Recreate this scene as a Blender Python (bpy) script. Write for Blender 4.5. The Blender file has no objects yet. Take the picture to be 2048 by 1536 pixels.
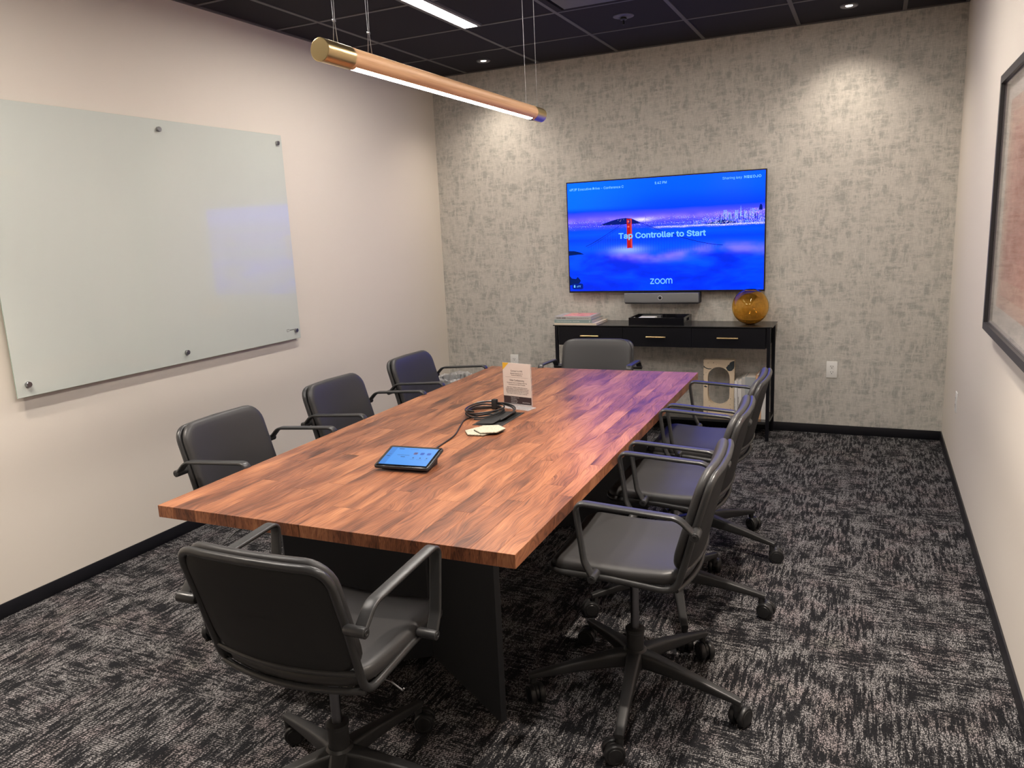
import bpy, bmesh, math, random
from mathutils import Vector, Matrix
random.seed(7)
C = bpy.context.scene.collection
PI = math.pi

# ------------------------------------------------------------------ camera
W, H, YF = 3.7177, 2.7132, -7.6          # room width, height, front wall
F, PITCH, ROLL, YAW = 1540.76, -0.1974, -0.0463, 0.4405
fw = Vector((-math.sin(YAW) * math.cos(PITCH), math.cos(YAW) * math.cos(PITCH), math.sin(PITCH)))
rt = fw.cross(Vector((0, 0, 1))).normalized()
up = rt.cross(fw)
r2 = rt * math.cos(ROLL) + up * math.sin(ROLL)
u2 = -rt * math.sin(ROLL) + up * math.cos(ROLL)
cam = bpy.data.objects.new('camera', bpy.data.cameras.new('camera'))
C.objects.link(cam)
M = Matrix((r2, u2, -fw)).transposed().to_4x4()
M.translation = Vector((-0.4625, -5.667, 1.5026))
cam.matrix_world = M
cam.data.sensor_width = 36.0
cam.data.lens = 36.0 * F / 2048.0
cam.data.clip_start = 0.05
bpy.context.scene.camera = cam

# ------------------------------------------------------------------ world, exposure
world = bpy.data.worlds.new('world')
bpy.context.scene.world = world
world.use_nodes = True
world.node_tree.nodes['Background'].inputs[0].default_value = (1.0, 0.93, 0.85, 1)
world.node_tree.nodes['Background'].inputs[1].default_value = 0.05
vs = bpy.context.scene.view_settings
vs.view_transform = 'Standard'
vs.look = 'None'
vs.gamma = 1.0
vs.use_curve_mapping = False
vs.exposure = 0.3
LAMP = (1.0, 0.93, 0.855)
PEND, STRIP, DOWN = 73.0, 72.0, 33.0


def spot(name, loc, power, size, blend, radius=0.03, color=(1, 0.88, 0.75), tilt=(0, 0, 0)):
    l = bpy.data.lights.new(name, 'SPOT')
    l.energy = power; l.spot_size = math.radians(size); l.spot_blend = blend
    l.shadow_soft_size = radius; l.color = color
    o = bpy.data.objects.new(name, l); o.location = loc; o.rotation_euler = tilt
    C.objects.link(o)
    return o


DOWNLIGHTS = [(-3.09, -0.325), (-0.652, -0.335)]
for x, y in DOWNLIGHTS:
    spot('downlight_beam', (x, y, H - 0.012), DOWN, 120, 1.0)
ROWLIGHTS = [(-0.652, -3.35), (-0.652, -5.79), (-3.09, -4.57), (-3.09, -6.4)]   # unseen downlights further forward, placed and boosted for seats and low walls
for x, y in ROWLIGHTS:
    spot('downlight_beam', (x, y, H - 0.012), 240.0, 88, 1.0)

# ------------------------------------------------------------------ materials
def mat(name, col=(0.5, 0.5, 0.5), rough=0.5, metal=0.0, spec=0.5, coat=0.0, emit=None, estr=0.0, trans=0.0, ior=1.45):
    m = bpy.data.materials.new(name)
    m.use_nodes = True
    b = m.node_tree.nodes['Principled BSDF']
    b.inputs['Base Color'].default_value = (*col, 1)
    b.inputs['Roughness'].default_value = rough
    b.inputs['Metallic'].default_value = metal
    b.inputs['Specular IOR Level'].default_value = spec
    b.inputs['Coat Weight'].default_value = coat
    b.inputs['Coat Roughness'].default_value = 0.05
    b.inputs['Transmission Weight'].default_value = trans
    b.inputs['IOR'].default_value = ior
    if emit:
        b.inputs['Emission Color'].default_value = (*emit, 1)
        b.inputs['Emission Strength'].default_value = estr
    return m


class NG:
    """small helper for writing node graphs"""
    def __init__(s, m):
        s.m = m; s.t = m.node_tree; s.b = s.t.nodes.get('Principled BSDF')

    def new(s, typ, **kw):
        n = s.t.nodes.new(typ)
        for k, v in kw.items():
            setattr(n, k, v)
        return n

    def put(s, inp, v):
        if isinstance(v, bpy.types.NodeSocket):
            s.t.links.new(v, inp)
        elif isinstance(v, tuple) and len(v) == 3 and inp.type == 'RGBA':
            inp.default_value = (*v, 1)
        else:
            inp.default_value = v

    def coord(s, kind='Object'):
        return s.new('ShaderNodeTexCoord').outputs[kind]

    def mapping(s, vec, scale=(1, 1, 1), loc=(0, 0, 0), rot=(0, 0, 0)):
        n = s.new('ShaderNodeMapping')
        s.put(n.inputs['Vector'], vec); s.put(n.inputs['Scale'], scale)
        s.put(n.inputs['Location'], loc); s.put(n.inputs['Rotation'], rot)
        return n.outputs[0]

    def noise(s, vec, scale=5, detail=3, rough=0.5, dist=0.0, out='Fac'):
        n = s.new('ShaderNodeTexNoise')
        s.put(n.inputs['Vector'], vec); s.put(n.inputs['Scale'], scale)
        s.put(n.inputs['Detail'], detail); s.put(n.inputs['Roughness'], rough)
        s.put(n.inputs['Distortion'], dist)
        return n.outputs[out]

    def vor(s, vec, scale=5, feature='F1', out='Distance', rnd=1.0):
        n = s.new('ShaderNodeTexVoronoi', feature=feature)
        s.put(n.inputs['Vector'], vec); s.put(n.inputs['Scale'], scale); s.put(n.inputs['Randomness'], rnd)
        return n.outputs[out]

    def math(s, op, a, b=0.0, c=0.0, clamp=False):
        n = s.new('ShaderNodeMath', operation=op, use_clamp=clamp)
        s.put(n.inputs[0], a); s.put(n.inputs[1], b); s.put(n.inputs[2], c)
        return n.outputs[0]

    def vmath(s, op, a, b):
        n = s.new('ShaderNodeVectorMath', operation=op)
        s.put(n.inputs[0], a); s.put(n.inputs[1], b)
        return n.outputs[0]

    def ramp(s, fac, stops, interp='LINEAR'):
        n = s.new('ShaderNodeValToRGB')
        n.color_ramp.interpolation = interp
        e = n.color_ramp.elements
        while len(e) > 1:
            e.remove(e[0])
        e[0].position = stops[0][0]
        cs = []
        for p, c in stops:
            cs.append((p, (c, c, c, 1) if not isinstance(c, tuple) else (*c, 1)))
        e[0].color = cs[0][1]
        for p, c in cs[1:]:
            q = e.new(p); q.color = c
        s.put(n.inputs[0], fac)
        return n.outputs[0]

    def mix(s, fac, a, b, mode='MIX'):
        n = s.new('ShaderNodeMix', data_type='RGBA', blend_type=mode)
        s.put(n.inputs[0], fac); s.put(n.inputs[6], a); s.put(n.inputs[7], b)
        return n.outputs[2]

    def sep(s, vec):
        n = s.new('ShaderNodeSeparateXYZ'); s.put(n.inputs[0], vec)
        return n.outputs

    def comb(s, x, y, z):
        n = s.new('ShaderNodeCombineXYZ')
        for i, v in enumerate((x, y, z)):
            s.put(n.inputs[i], v)
        return n.outputs[0]

    def smooth(s, v, a, b):
        n = s.new('ShaderNodeMapRange', interpolation_type='SMOOTHSTEP')
        s.put(n.inputs[0], v); s.put(n.inputs[1], a); s.put(n.inputs[2], b)
        return n.outputs[0]

    def bump(s, h, strength=0.3, dist=0.01):
        n = s.new('ShaderNodeBump')
        s.put(n.inputs['Height'], h); s.put(n.inputs['Strength'], strength); s.put(n.inputs['Distance'], dist)
        s.put(s.b.inputs['Normal'], n.outputs[0])

    def base(s, c): s.put(s.b.inputs['Base Color'], c)
    def rough(s, c): s.put(s.b.inputs['Roughness'], c)


def thin_glass(name, rough=0.0, white=0.0, amt=1.0):
    """clear pane: fresnel reflection over straight-through transmission"""
    m = bpy.data.materials.new(name); m.use_nodes = True
    nt = m.node_tree; nt.nodes.clear()
    out = nt.nodes.new('ShaderNodeOutputMaterial'); tr = nt.nodes.new('ShaderNodeBsdfTransparent'); gl = nt.nodes.new('ShaderNodeBsdfGlossy')
    gl.inputs['Roughness'].default_value = rough
    fr = nt.nodes.new('ShaderNodeFresnel'); fr.inputs['IOR'].default_value = 1.48
    mx = nt.nodes.new('ShaderNodeMixShader')
    ge = nt.nodes.new('ShaderNodeNewGeometry'); mr = nt.nodes.new('ShaderNodeMapRange')   # same reflectance on both faces
    mr.inputs[3].default_value = 1.48; mr.inputs[4].default_value = 1 / 1.48
    nt.links.new(ge.outputs['Backfacing'], mr.inputs[0]); nt.links.new(mr.outputs[0], fr.inputs['IOR'])
    nt.links.new(fr.outputs[0], mx.inputs[0]); nt.links.new(tr.outputs[0], mx.inputs[1]); nt.links.new(gl.outputs[0], mx.inputs[2])
    last = mx
    if white:
        df = nt.nodes.new('ShaderNodeBsdfDiffuse'); df.inputs['Color'].default_value = (0.8, 0.8, 0.8, 1)
        m2 = nt.nodes.new('ShaderNodeMixShader'); m2.inputs[0].default_value = white
        nt.links.new(mx.outputs[0], m2.inputs[1]); nt.links.new(df.outputs[0], m2.inputs[2]); last = m2
    nt.links.new(last.outputs[0], out.inputs[0])
    return m


# painted walls
m_wall = mat('wall_paint', (0.71, 0.65, 0.575), 0.62, spec=0.25)
g = NG(m_wall); co = g.coord()
g.bump(g.noise(co, 260, 3), 0.06, 0.002)

# woven wallpaper
m_paper = mat('woven_wallpaper', (0.3, 0.28, 0.24), 0.75, spec=0.2)
g = NG(m_paper); co = g.coord()
wob = g.vmath('ADD', co, g.vmath('MULTIPLY', g.noise(co, 16, 2, out='Color'), (0.015, 0.015, 0.015)))
big = g.noise(g.mapping(wob, (1.0, 1, 1.0)), 7.5, 2)
vs_ = g.noise(g.mapping(wob, (26, 1, 7)), 1.2, 5, 0.72)
hs_ = g.noise(g.mapping(wob, (7, 1, 28)), 1.2, 5, 0.72)
fine_v = g.noise(g.mapping(co, (220, 1, 25)), 1.0, 2)
fine_h = g.noise(g.mapping(co, (25, 1, 260)), 1.0, 2)
a = g.math('MULTIPLY', g.smooth(vs_, 0.40, 0.58), g.smooth(hs_, 0.38, 0.58))
b_ = g.math('MAXIMUM', g.math('MULTIPLY', g.smooth(vs_, 0.54, 0.68), 0.65), g.math('MULTIPLY', g.smooth(hs_, 0.54, 0.68), 0.6))
p = g.math('MAXIMUM', a, b_)
p = g.math('MULTIPLY', p, g.math('ADD', 0.35, g.math('MULTIPLY', g.smooth(big, 0.38, 0.58), 0.75)))
fine = g.math('ADD', g.math('MULTIPLY', fine_v, 0.5), g.math('MULTIPLY', fine_h, 0.5))
c = g.ramp(p, [(0.0, (0.54, 0.512, 0.465)), (0.45, (0.45, 0.43, 0.39)), (1.0, (0.365, 0.355, 0.325))])
c = g.mix(1.0, c, g.ramp(fine, [(0.3, 0.80), (0.7, 1.16)]), 'MULTIPLY')
g.base(c)
g.bump(fine, 0.25, 0.002)

# carpet
m_carpet = mat('carpet', (0.03, 0.03, 0.03), 0.95, spec=0.1)
g = NG(m_carpet); co = g.coord()
wob = g.vmath('ADD', co, g.vmath('MULTIPLY', g.noise(co, 30, 2, out='Color'), (0.004, 0.004, 0)))
ys = g.noise(g.mapping(wob, (80, 9, 1)), 1.0, 5, 0.76)
xs = g.noise(g.mapping(wob, (10, 85, 1)), 1.0, 5, 0.76)
blot = g.noise(g.mapping(wob, (12.0, 8.5, 1)), 1.0, 4, 0.7)
sel = g.smooth(g.noise(g.mapping(co, (1.4, 1.4, 1)), 1.6, 1), 0.45, 0.58)
st = g.math('ADD', g.math('MULTIPLY', ys, g.math('SUBTRACT', 1.0, g.math('MULTIPLY', sel, 0.7))), g.math('MULTIPLY', xs, g.math('MULTIPLY', sel, 0.7)))
st = g.math('ADD', g.math('MULTIPLY', st, 0.66), g.math('MULTIPLY', blot, 0.34))
pat = g.smooth(st, 0.42, 0.60)
loop = g.vor(g.mapping(co, (240, 125, 1)), 1.0, rnd=0.45)
speck = g.noise(co, 170, 2, 0.7)
loopm = g.math('SUBTRACT', 1.0, g.smooth(loop, 0.22, 0.62))
on = g.math('MULTIPLY', loopm, g.smooth(g.math('ADD', g.math('MULTIPLY', speck, 0.75), g.math('MULTIPLY', pat, 0.42)), 0.46, 0.68))
hue = g.noise(co, 5, 1)
light = g.ramp(hue, [(0.3, (0.36, 0.35, 0.35)), (0.52, (0.35, 0.335, 0.34)), (0.62, (0.36, 0.315, 0.32)), (0.8, (0.345, 0.34, 0.315))])
c = g.mix(on, (0.013, 0.013, 0.015), light)
g.base(c)
g.bump(g.math('ADD', g.math('MULTIPLY', loopm, 0.7), g.math('MULTIPLY', pat, 0.3)), 0.6, 0.004)

m_base = mat('black_rubber_base', (0.006, 0.006, 0.009), 0.45)
m_tile = mat('dark_ceiling_tile', (0.030, 0.029, 0.033), 0.9, spec=0.15)
g = NG(m_tile); g.bump(g.noise(g.coord(), 180, 3), 0.3, 0.002)
m_grid = mat('ceiling_grid_metal', (0.085, 0.08, 0.082), 0.5)
m_blackmetal = mat('black_powder_coated_metal', (0.012, 0.012, 0.013), 0.34, spec=0.55)
m_frame = mat('chair_frame_metal', (0.030, 0.030, 0.031), 0.33, spec=0.6)
m_leather = mat('charcoal_leather', (0.037, 0.036, 0.037), 0.42, spec=0.5)
g = NG(m_leather); g.bump(g.vor(g.coord(), 900), 0.10, 0.0006)
m_shell = mat('black_back_shell', (0.021, 0.021, 0.022), 0.6, spec=0.3)
m_plastic = mat('black_nylon', (0.024, 0.024, 0.025), 0.42)
m_wheel = mat('castor_rubber', (0.015, 0.015, 0.016), 0.38)
m_chrome = mat('brushed_steel', (0.36, 0.36, 0.37), 0.28, metal=1.0)
m_gas = mat('gas_lift_steel', (0.20, 0.20, 0.215), 0.30, metal=1.0)
m_brass = mat('brushed_brass', (0.66, 0.50, 0.25), 0.30, metal=1.0)
g = NG(m_brass); g.bump(g.noise(g.mapping(g.coord(), (4, 400, 400)), 1, 2), 0.05, 0.0005)
m_oak = mat('pale_oak', (0.6, 0.36, 0.2), 0.5)
g = NG(m_oak); co = g.coord()
n1 = g.noise(g.mapping(co, (70, 2.0, 70)), 1.0, 4, 0.6)
g.base(g.ramp(n1, [(0.3, (0.50, 0.27, 0.135)), (0.55, (0.68, 0.40, 0.215)), (0.75, (0.76, 0.47, 0.27))]))
m_lit = mat('led_diffuser', (0.9, 0.9, 0.9), 0.5, emit=LAMP, estr=PEND)
m_strip = mat('led_panel_diffuser', (0.9, 0.9, 0.9), 0.5, emit=LAMP, estr=STRIP)
m_bulb = mat('downlight_lens', (0.9, 0.9, 0.9), 0.5, emit=(1, 0.9, 0.78), estr=6)
m_trimgrey = mat('grey_painted_metal', (0.19, 0.19, 0.195), 0.5)
m_diff = mat('diffuser_plate', (0.10, 0.10, 0.105), 0.5)
m_tvbody = mat('tv_bezel', (0.008, 0.008, 0.012), 0.3)
m_barfab = mat('grey_speaker_fabric', (0.17, 0.17, 0.17), 0.85)
g = NG(m_barfab); g.bump(g.noise(g.coord(), 900, 2), 0.4, 0.001)
m_barbody = mat('speaker_body', (0.03, 0.03, 0.035), 0.5)
m_lens = mat('camera_lens', (0.004, 0.004, 0.005), 0.08)
m_silver = mat('silver_plastic', (0.35, 0.35, 0.36), 0.35)
m_console = mat('black_console_paint', (0.004, 0.004, 0.0065), 0.4, spec=0.35)
m_contop = mat('console_top_paint', (0.018, 0.018, 0.018), 0.22, spec=0.6)
m_white = mat('white_plastic', (0.74, 0.73, 0.70), 0.4)
m_slot = mat('outlet_slot', (0.02, 0.02, 0.02), 0.6)
m_pages = mat('book_pages', (0.66, 0.60, 0.54), 0.8)
m_ink = mat('dark_ink', (0.03, 0.028, 0.03), 0.7)
m_lacquer = mat('black_lacquer', (0.006, 0.006, 0.008), 0.16, spec=0.6)
m_paperw = mat('white_paper', (0.75, 0.73, 0.70), 0.7)
m_cable = mat('black_cable', (0.014, 0.014, 0.016), 0.38)
m_hole = mat('black_recess', (0.004, 0.004, 0.004), 0.7)
m_gromplate = mat('grommet_plate', (0.018, 0.018, 0.019), 0.45)

# glass marker board: back-painted glass
m_board = mat('back_painted_glass', (0.565, 0.60, 0.555), 0.35, spec=0.35, coat=1.0)
m_board.node_tree.nodes['Principled BSDF'].inputs['Coat Roughness'].default_value = 0.0
m_board.node_tree.nodes['Principled BSDF'].inputs['Coat IOR'].default_value = 1.52
m_boardedge = mat('glass_edge', (0.30, 0.42, 0.35), 0.1, coat=1.0)

# walnut planks: colour differs plank by plank
m_walnut = mat('walnut', (0.3, 0.13, 0.07), 0.34, spec=0.42)
g = NG(m_walnut)
info = g.new('ShaderNodeObjectInfo')
rnd = info.outputs['Random']
off = g.comb(g.math('MULTIPLY', rnd, 37.0), g.math('MULTIPLY', rnd, 91.0), g.math('MULTIPLY', rnd, 13.0))
co = g.vmath('ADD', g.coord(), off)
warp = g.noise(g.mapping(co, (6, 2.2, 2)), 1.0, 2, 0.55, out='Color')
cw = g.vmath('ADD', co, g.vmath('MULTIPLY', g.vmath('SUBTRACT', warp, (0.5, 0.5, 0.5)), (0.16, 0.0, 0.0)))
rings = g.noise(g.mapping(cw, (46, 1.3, 6)), 1.0, 3, 0.6)
ringl = g.math('ABSOLUTE', g.math('SINE', g.math('MULTIPLY', rings, 34.0)))
grain = g.noise(g.mapping(cw, (330, 9, 30)), 1.0, 4, 0.7)
broad = g.noise(g.mapping(cw, (12, 2.4, 4)), 1.0, 3, 0.6)
streak = g.smooth(g.noise(g.mapping(cw, (60, 2.6, 8), (5, 3, 1)), 1.0, 3, 0.6), 0.56, 0.74)
knot = g.vor(g.mapping(cw, (4.2, 2.1, 1)), 1.0)
kn = g.math('SUBTRACT', 1.0, g.smooth(knot, 0.03, 0.24))
v = g.math('ADD', g.math('MULTIPLY', ringl, 0.14), g.math('MULTIPLY', grain, 0.26))
v = g.math('ADD', v, g.math('MULTIPLY', broad, 0.72))
v = g.math('SUBTRACT', v, g.math('MULTIPLY', kn, 0.22))
v = g.math('SUBTRACT', v, g.math('MULTIPLY', streak, 0.16))
v = g.math('ADD', v, g.math('MULTIPLY', g.math('SUBTRACT', rnd, 0.5), 0.11))
c = g.ramp(v, [(0.28, (0.036, 0.014, 0.009)), (0.42, (0.100, 0.036, 0.019)), (0.53, (0.190, 0.068, 0.033)), (0.64, (0.300, 0.115, 0.053)), (0.80, (0.45, 0.195, 0.090))])
g.base(c)
g.rough(g.ramp(grain, [(0.3, 0.42), (0.7, 0.31)]))
g.bump(grain, 0.08, 0.0008)

# amber glass
m_amber = bpy.data.materials.new('amber_glass'); m_amber.use_nodes = True
nt = m_amber.node_tree; nt.nodes.clear()
o_ = nt.nodes.new('ShaderNodeOutputMaterial'); gl = nt.nodes.new('ShaderNodeBsdfGlass')
gl.inputs['Color'].default_value = (1.0, 0.86, 0.54, 1); gl.inputs['Roughness'].default_value = 0.0; gl.inputs['IOR'].default_value = 1.48
nt.links.new(gl.outputs[0], o_.inputs[0])
m_acrylic = thin_glass('clear_acrylic', 0.0, 0.22)
m_film = thin_glass('clear_plastic_liner', 0.22, 0.35, 0.2)
m_mesh = mat('grey_wire_mesh', (0.22, 0.22, 0.225), 0.4, metal=0.6)

# cream terrazzo-like stone with dark inclusions
m_stone = mat('cream_stone', (0.6, 0.5, 0.38), 0.7)
g = NG(m_stone); co = g.coord()
wob = g.vmath('ADD', co, g.vmath('MULTIPLY', g.noise(co, 22, 3, out='Color'), (0.05, 0.05, 0.05)))
dark = g.smooth(g.noise(g.mapping(wob, (1, 1, 1), (3.17, 0, 1.9)), 5.5, 2), 0.70, 0.715)
pits = g.math('MULTIPLY', g.smooth(g.noise(co, 70, 2), 0.66, 0.69), 0.8)
g.base(g.mix(g.math('MAXIMUM', dark, pits), (0.62, 0.50, 0.36), (0.035, 0.042, 0.045)))
g.bump(g.math('MAXIMUM', dark, pits), -0.3, 0.002)

m_coaster = mat('speckled_stone', (0.6, 0.56, 0.42), 0.6)
g = NG(m_coaster); co = g.coord()
g.base(g.ramp(g.noise(co, 260, 3, 0.7), [(0.36, (0.20, 0.17, 0.09)), (0.46, (0.47, 0.44, 0.34)), (0.7, (0.54, 0.515, 0.42))]))


# ------------------------------------------------------------------ object helpers
def link(name, me, m=None, parent=None, smooth=False):
    o = bpy.data.objects.new(name, me)
    C.objects.link(o)
    if m is not None and not me.materials:
        me.materials.append(m)
    if parent is not None:
        o.parent = parent
    if smooth:
        me.shade_smooth()
    return o


def from_bm(name, bm, m, parent=None, smooth=False, sharp=None):
    bmesh.ops.recalc_face_normals(bm, faces=bm.faces)
    me = bpy.data.meshes.new(name)
    bm.to_mesh(me); bm.free()
    o = link(name, me, m, parent, smooth)
    if smooth and sharp:
        me.set_sharp_from_angle(angle=math.radians(sharp))
    return o


def bm_box(bm, x0, x1, y0, y1, z0, z1, bevel=0.0, seg=2):
    vs = [bm.verts.new(p) for p in ((x0, y0, z0), (x1, y0, z0), (x1, y1, z0), (x0, y1, z0), (x0, y0, z1), (x1, y0, z1), (x1, y1, z1), (x0, y1, z1))]
    fs = [bm.faces.new([vs[i] for i in f]) for f in ((0, 3, 2, 1), (4, 5, 6, 7), (0, 1, 5, 4), (1, 2, 6, 5), (2, 3, 7, 6), (3, 0, 4, 7))]
    if bevel > 0:
        es = set(e for f in fs for e in f.edges)
        bmesh.ops.bevel(bm, geom=list(es), offset=bevel, segments=seg, affect='EDGES', profile=0.5)


def box(name, x0, x1, y0, y1, z0, z1, m, parent=None, bevel=0.0, seg=2):
    bm = bmesh.new()
    bm_box(bm, x0, x1, y0, y1, z0, z1, bevel, seg)
    return from_bm(name, bm, m, parent, smooth=bevel > 0, sharp=35)


def tag(o, label, cat, group=None, kind=None):
    if label: o['label'] = label
    if cat: o['category'] = cat
    if group: o['group'] = group
    if kind: o['kind'] = kind
    return o


def thing(name, label, cat, loc=(0, 0, 0), rz=0.0, group=None):
    o = bpy.data.objects.new(name, None)
    C.objects.link(o)
    o.location = loc; o.rotation_euler = (0, 0, rz)
    o.empty_display_size = 0.05
    return tag(o, label, cat, group)


def struct(o):
    o['kind'] = 'structure'
    return o


def fillet(pts, radii, closed=False, seg=6):
    """polyline with rounded corners"""
    out = []
    n = len(pts)
    pts = [Vector(p) for p in pts]
    for i in range(n):
        r = radii[i] if isinstance(radii, (list, tuple)) else radii
        if (not closed and i in (0, n - 1)) or r <= 0:
            out.append(pts[i]); continue
        a, b, c = pts[i - 1], pts[i], pts[(i + 1) % n]
        d1 = (a - b).normalized(); d2 = (c - b).normalized()
        ang = d1.angle(d2)
        t = min(r / math.tan(ang / 2), (a - b).length * 0.49, (c - b).length * 0.49)
        p1 = b + d1 * t; p2 = b + d2 * t
        for k in range(seg + 1):
            s = k / seg
            out.append(p1 * (1 - s) ** 2 + b * 2 * s * (1 - s) + p2 * s * s)
    return out


def bm_sweep(bm, pts, section, closed=False, upv=None, cap=True, scales=None):
    """sweep a 2D section [(a,b)...] along pts; a along side, b along normal"""
    pts = [Vector(p) for p in pts]
    n = len(pts)
    rings = []
    prev = None
    for i in range(n):
        if closed:
            t = (pts[(i + 1) % n] - pts[i - 1]).normalized()
        else:
            t = (pts[min(i + 1, n - 1)] - pts[max(i - 1, 0)]).normalized()
        if upv is not None:
            side = Vector(upv)
            side = (side - t * side.dot(t)).normalized()
        else:
            if prev is None:
                ref = Vector((0, 0, 1)) if abs(t.z) < 0.9 else Vector((1, 0, 0))
                side = t.cross(ref).normalized()
            else:
                side = (prev - t * prev.dot(t)).normalized()
        prev = side
        nrm = side.cross(t).normalized()
        sc = scales[i] if scales else (1, 1)
        rings.append([bm.verts.new(pts[i] + side * a * sc[0] + nrm * b * sc[1]) for a, b in section])
    k = len(section)
    rng = range(n) if closed else range(n - 1)
    shift = 0
    if closed and upv is None:   # find best seam alignment
        best = min(range(k), key=lambda s: sum((rings[-1][j].co - rings[0][(j + s) % k].co).length for j in range(k)))
        shift = best
    for i in rng:
        r0, r1 = rings[i], rings[(i + 1) % n]
        s = shift if closed and i == n - 1 else 0
        for j in range(k):
            bm.faces.new((r0[j], r0[(j + 1) % k], r1[(j + 1 + s) % k], r1[(j + s) % k]))
    if cap and not closed:
        bm.faces.new(list(reversed(rings[0]))); bm.faces.new(rings[-1])


def circ(r, n=10):
    return [(r * math.cos(2 * PI * i / n), r * math.sin(2 * PI * i / n)) for i in range(n)]


def rrect(w, t, r=None, n=3):
    r = min(w, t) * 0.45 if r is None else r
    out = []
    for cx, cy, a0 in ((w / 2 - r, t / 2 - r, 0), (-w / 2 + r, t / 2 - r, 90), (-w / 2 + r, -t / 2 + r, 180), (w / 2 - r, -t / 2 + r, 270)):
        for k in range(n + 1):
            a = math.radians(a0 + 90 * k / n)
            out.append((cx + r * math.cos(a), cy + r * math.sin(a)))
    return out


def tube(name, pts, r, m, parent=None, closed=False, seg=10):
    bm = bmesh.new()
    bm_sweep(bm, pts, circ(r, seg), closed)
    return from_bm(name, bm, m, parent, smooth=True, sharp=50)


def bm_lathe(bm, prof, n=24, center=(0, 0, 0), axis='Z', caps=True):
    rings = []
    for r, h in prof:
        ring = []
        for i in range(n):
            a = 2 * PI * i / n
            if axis == 'Z': p = (r * math.cos(a), r * math.sin(a), h)
            elif axis == 'X': p = (h, r * math.cos(a), r * math.sin(a))
            else: p = (r * math.sin(a), h, r * math.cos(a))
            ring.append(bm.verts.new(Vector(p) + Vector(center)))
        rings.append(ring)
    for a, b in zip(rings, rings[1:]):
        for i in range(n):
            bm.faces.new((a[i], a[(i + 1) % n], b[(i + 1) % n], b[i]))
    if caps:
        bm.faces.new(list(reversed(rings[0]))); bm.faces.new(rings[-1])


def lathe(name, prof, m, parent=None, n=24, center=(0, 0, 0), axis='Z', caps=True, sharp=35):
    bm = bmesh.new()
    bm_lathe(bm, prof, n, center, axis, caps)
    return from_bm(name, bm, m, parent, smooth=True, sharp=sharp)


def outline(w, d, r, n=6, sub=5):
    """rounded rectangle outline centred on origin, with extra points along the straights"""
    c = []
    for cx, cy, a0 in ((w / 2 - r, d / 2 - r, 0), (-w / 2 + r, d / 2 - r, 90), (-w / 2 + r, -d / 2 + r, 180), (w / 2 - r, -d / 2 + r, 270)):
        c.append([(cx + r * math.cos(math.radians(a0 + 90 * k / n)), cy + r * math.sin(math.radians(a0 + 90 * k / n))) for k in range(n + 1)])
    out = []
    for i in range(4):
        out += c[i]
        a, b = c[i][-1], c[(i + 1) % 4][0]
        for k in range(1, sub + 1):
            s = k / (sub + 1)
            out.append((a[0] + (b[0] - a[0]) * s, a[1] + (b[1] - a[1]) * s))
    return out


def bm_pad(bm, w, d, r, rings, fn):
    """rings: list of (inset, height) from the underside centre round the edge to the top centre"""
    loops = []
    for ins, h in rings:
        s = max(0.02, 1 - 2 * ins / min(w, d))
        o = outline(max(w - 2 * ins, w * 0.02), max(d - 2 * ins, d * 0.02), max(r * s, 0.0005) if ins > r * 0.8 else max(r - ins * 0.8, 0.002))
        loops.append([bm.verts.new(fn(x, y, h)) for x, y in o])
    k = len(loops[0])
    for a, b in zip(loops, loops[1:]):
        for i in range(k):
            bm.faces.new((a[i], a[(i + 1) % k], b[(i + 1) % k], b[i]))
    bm.faces.new(list(reversed(loops[0]))); bm.faces.new(loops[-1])


def poly_prism(bm, pts2, fn, t0, t1):
    """extrude a polygon: fn(a, b, t) -> xyz"""
    a = [bm.verts.new(fn(x, y, t0)) for x, y in pts2]
    b = [bm.verts.new(fn(x, y, t1)) for x, y in pts2]
    n = len(a)
    bm.faces.new(list(reversed(a))); bm.faces.new(b)
    for i in range(n):
        bm.faces.new((a[i], a[(i + 1) % n], b[(i + 1) % n], b[i]))


UIFONT = None
try:                                                     # Blender's own interface font
    import os
    UIFONT = bpy.data.fonts.load(os.path.join(bpy.utils.system_resource('DATAFILES'), 'fonts', 'Inter.woff2'))
except Exception:
    UIFONT = None


def text_mesh(s, size, align='LEFT', spacing=1.0, offset=0.0, res=3):
    cu = bpy.data.curves.new('lettering', 'FONT')
    if UIFONT: cu.font = UIFONT
    cu.body = s; cu.size = size; cu.align_x = align; cu.space_character = spacing
    cu.offset = offset; cu.resolution_u = res
    o = bpy.data.objects.new('lettering', cu)
    C.objects.link(o)
    me = bpy.data.meshes.new_from_object(o.evaluated_get(bpy.context.evaluated_depsgraph_get()))
    bpy.data.objects.remove(o); bpy.data.curves.remove(cu)
    return me


def text(name, s, size, m, parent, loc, rot, align='LEFT', width=None, spacing=1.0, offset=0.0, res=3):
    me = text_mesh(s, size, align, spacing, offset, res)
    me.materials.clear(); me.materials.append(m)
    if width:
        xs = [v.co.x for v in me.vertices]
        k = width / (max(xs) - min(xs))
        for v in me.vertices:
            v.co.x *= k
    if me.vertices:                                      # capital height of 0.72 of the size, whatever the font
        ky = 0.72 * size / max(0.0001, max(v.co.y for v in me.vertices))
        for v in me.vertices:
            v.co.y *= ky
            if not width: v.co.x *= ky
    o = link(name, me, m, parent)
    o.location = loc; o.rotation_euler = rot
    return o


def join_into(bm, o):
    """add an object's mesh (with its local matrix) into bm and delete the object"""
    tmp = o.data.copy(); tmp.transform(o.matrix_basis)
    bm.from_mesh(tmp)
    bpy.data.meshes.remove(tmp); bpy.data.objects.remove(o)


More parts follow.
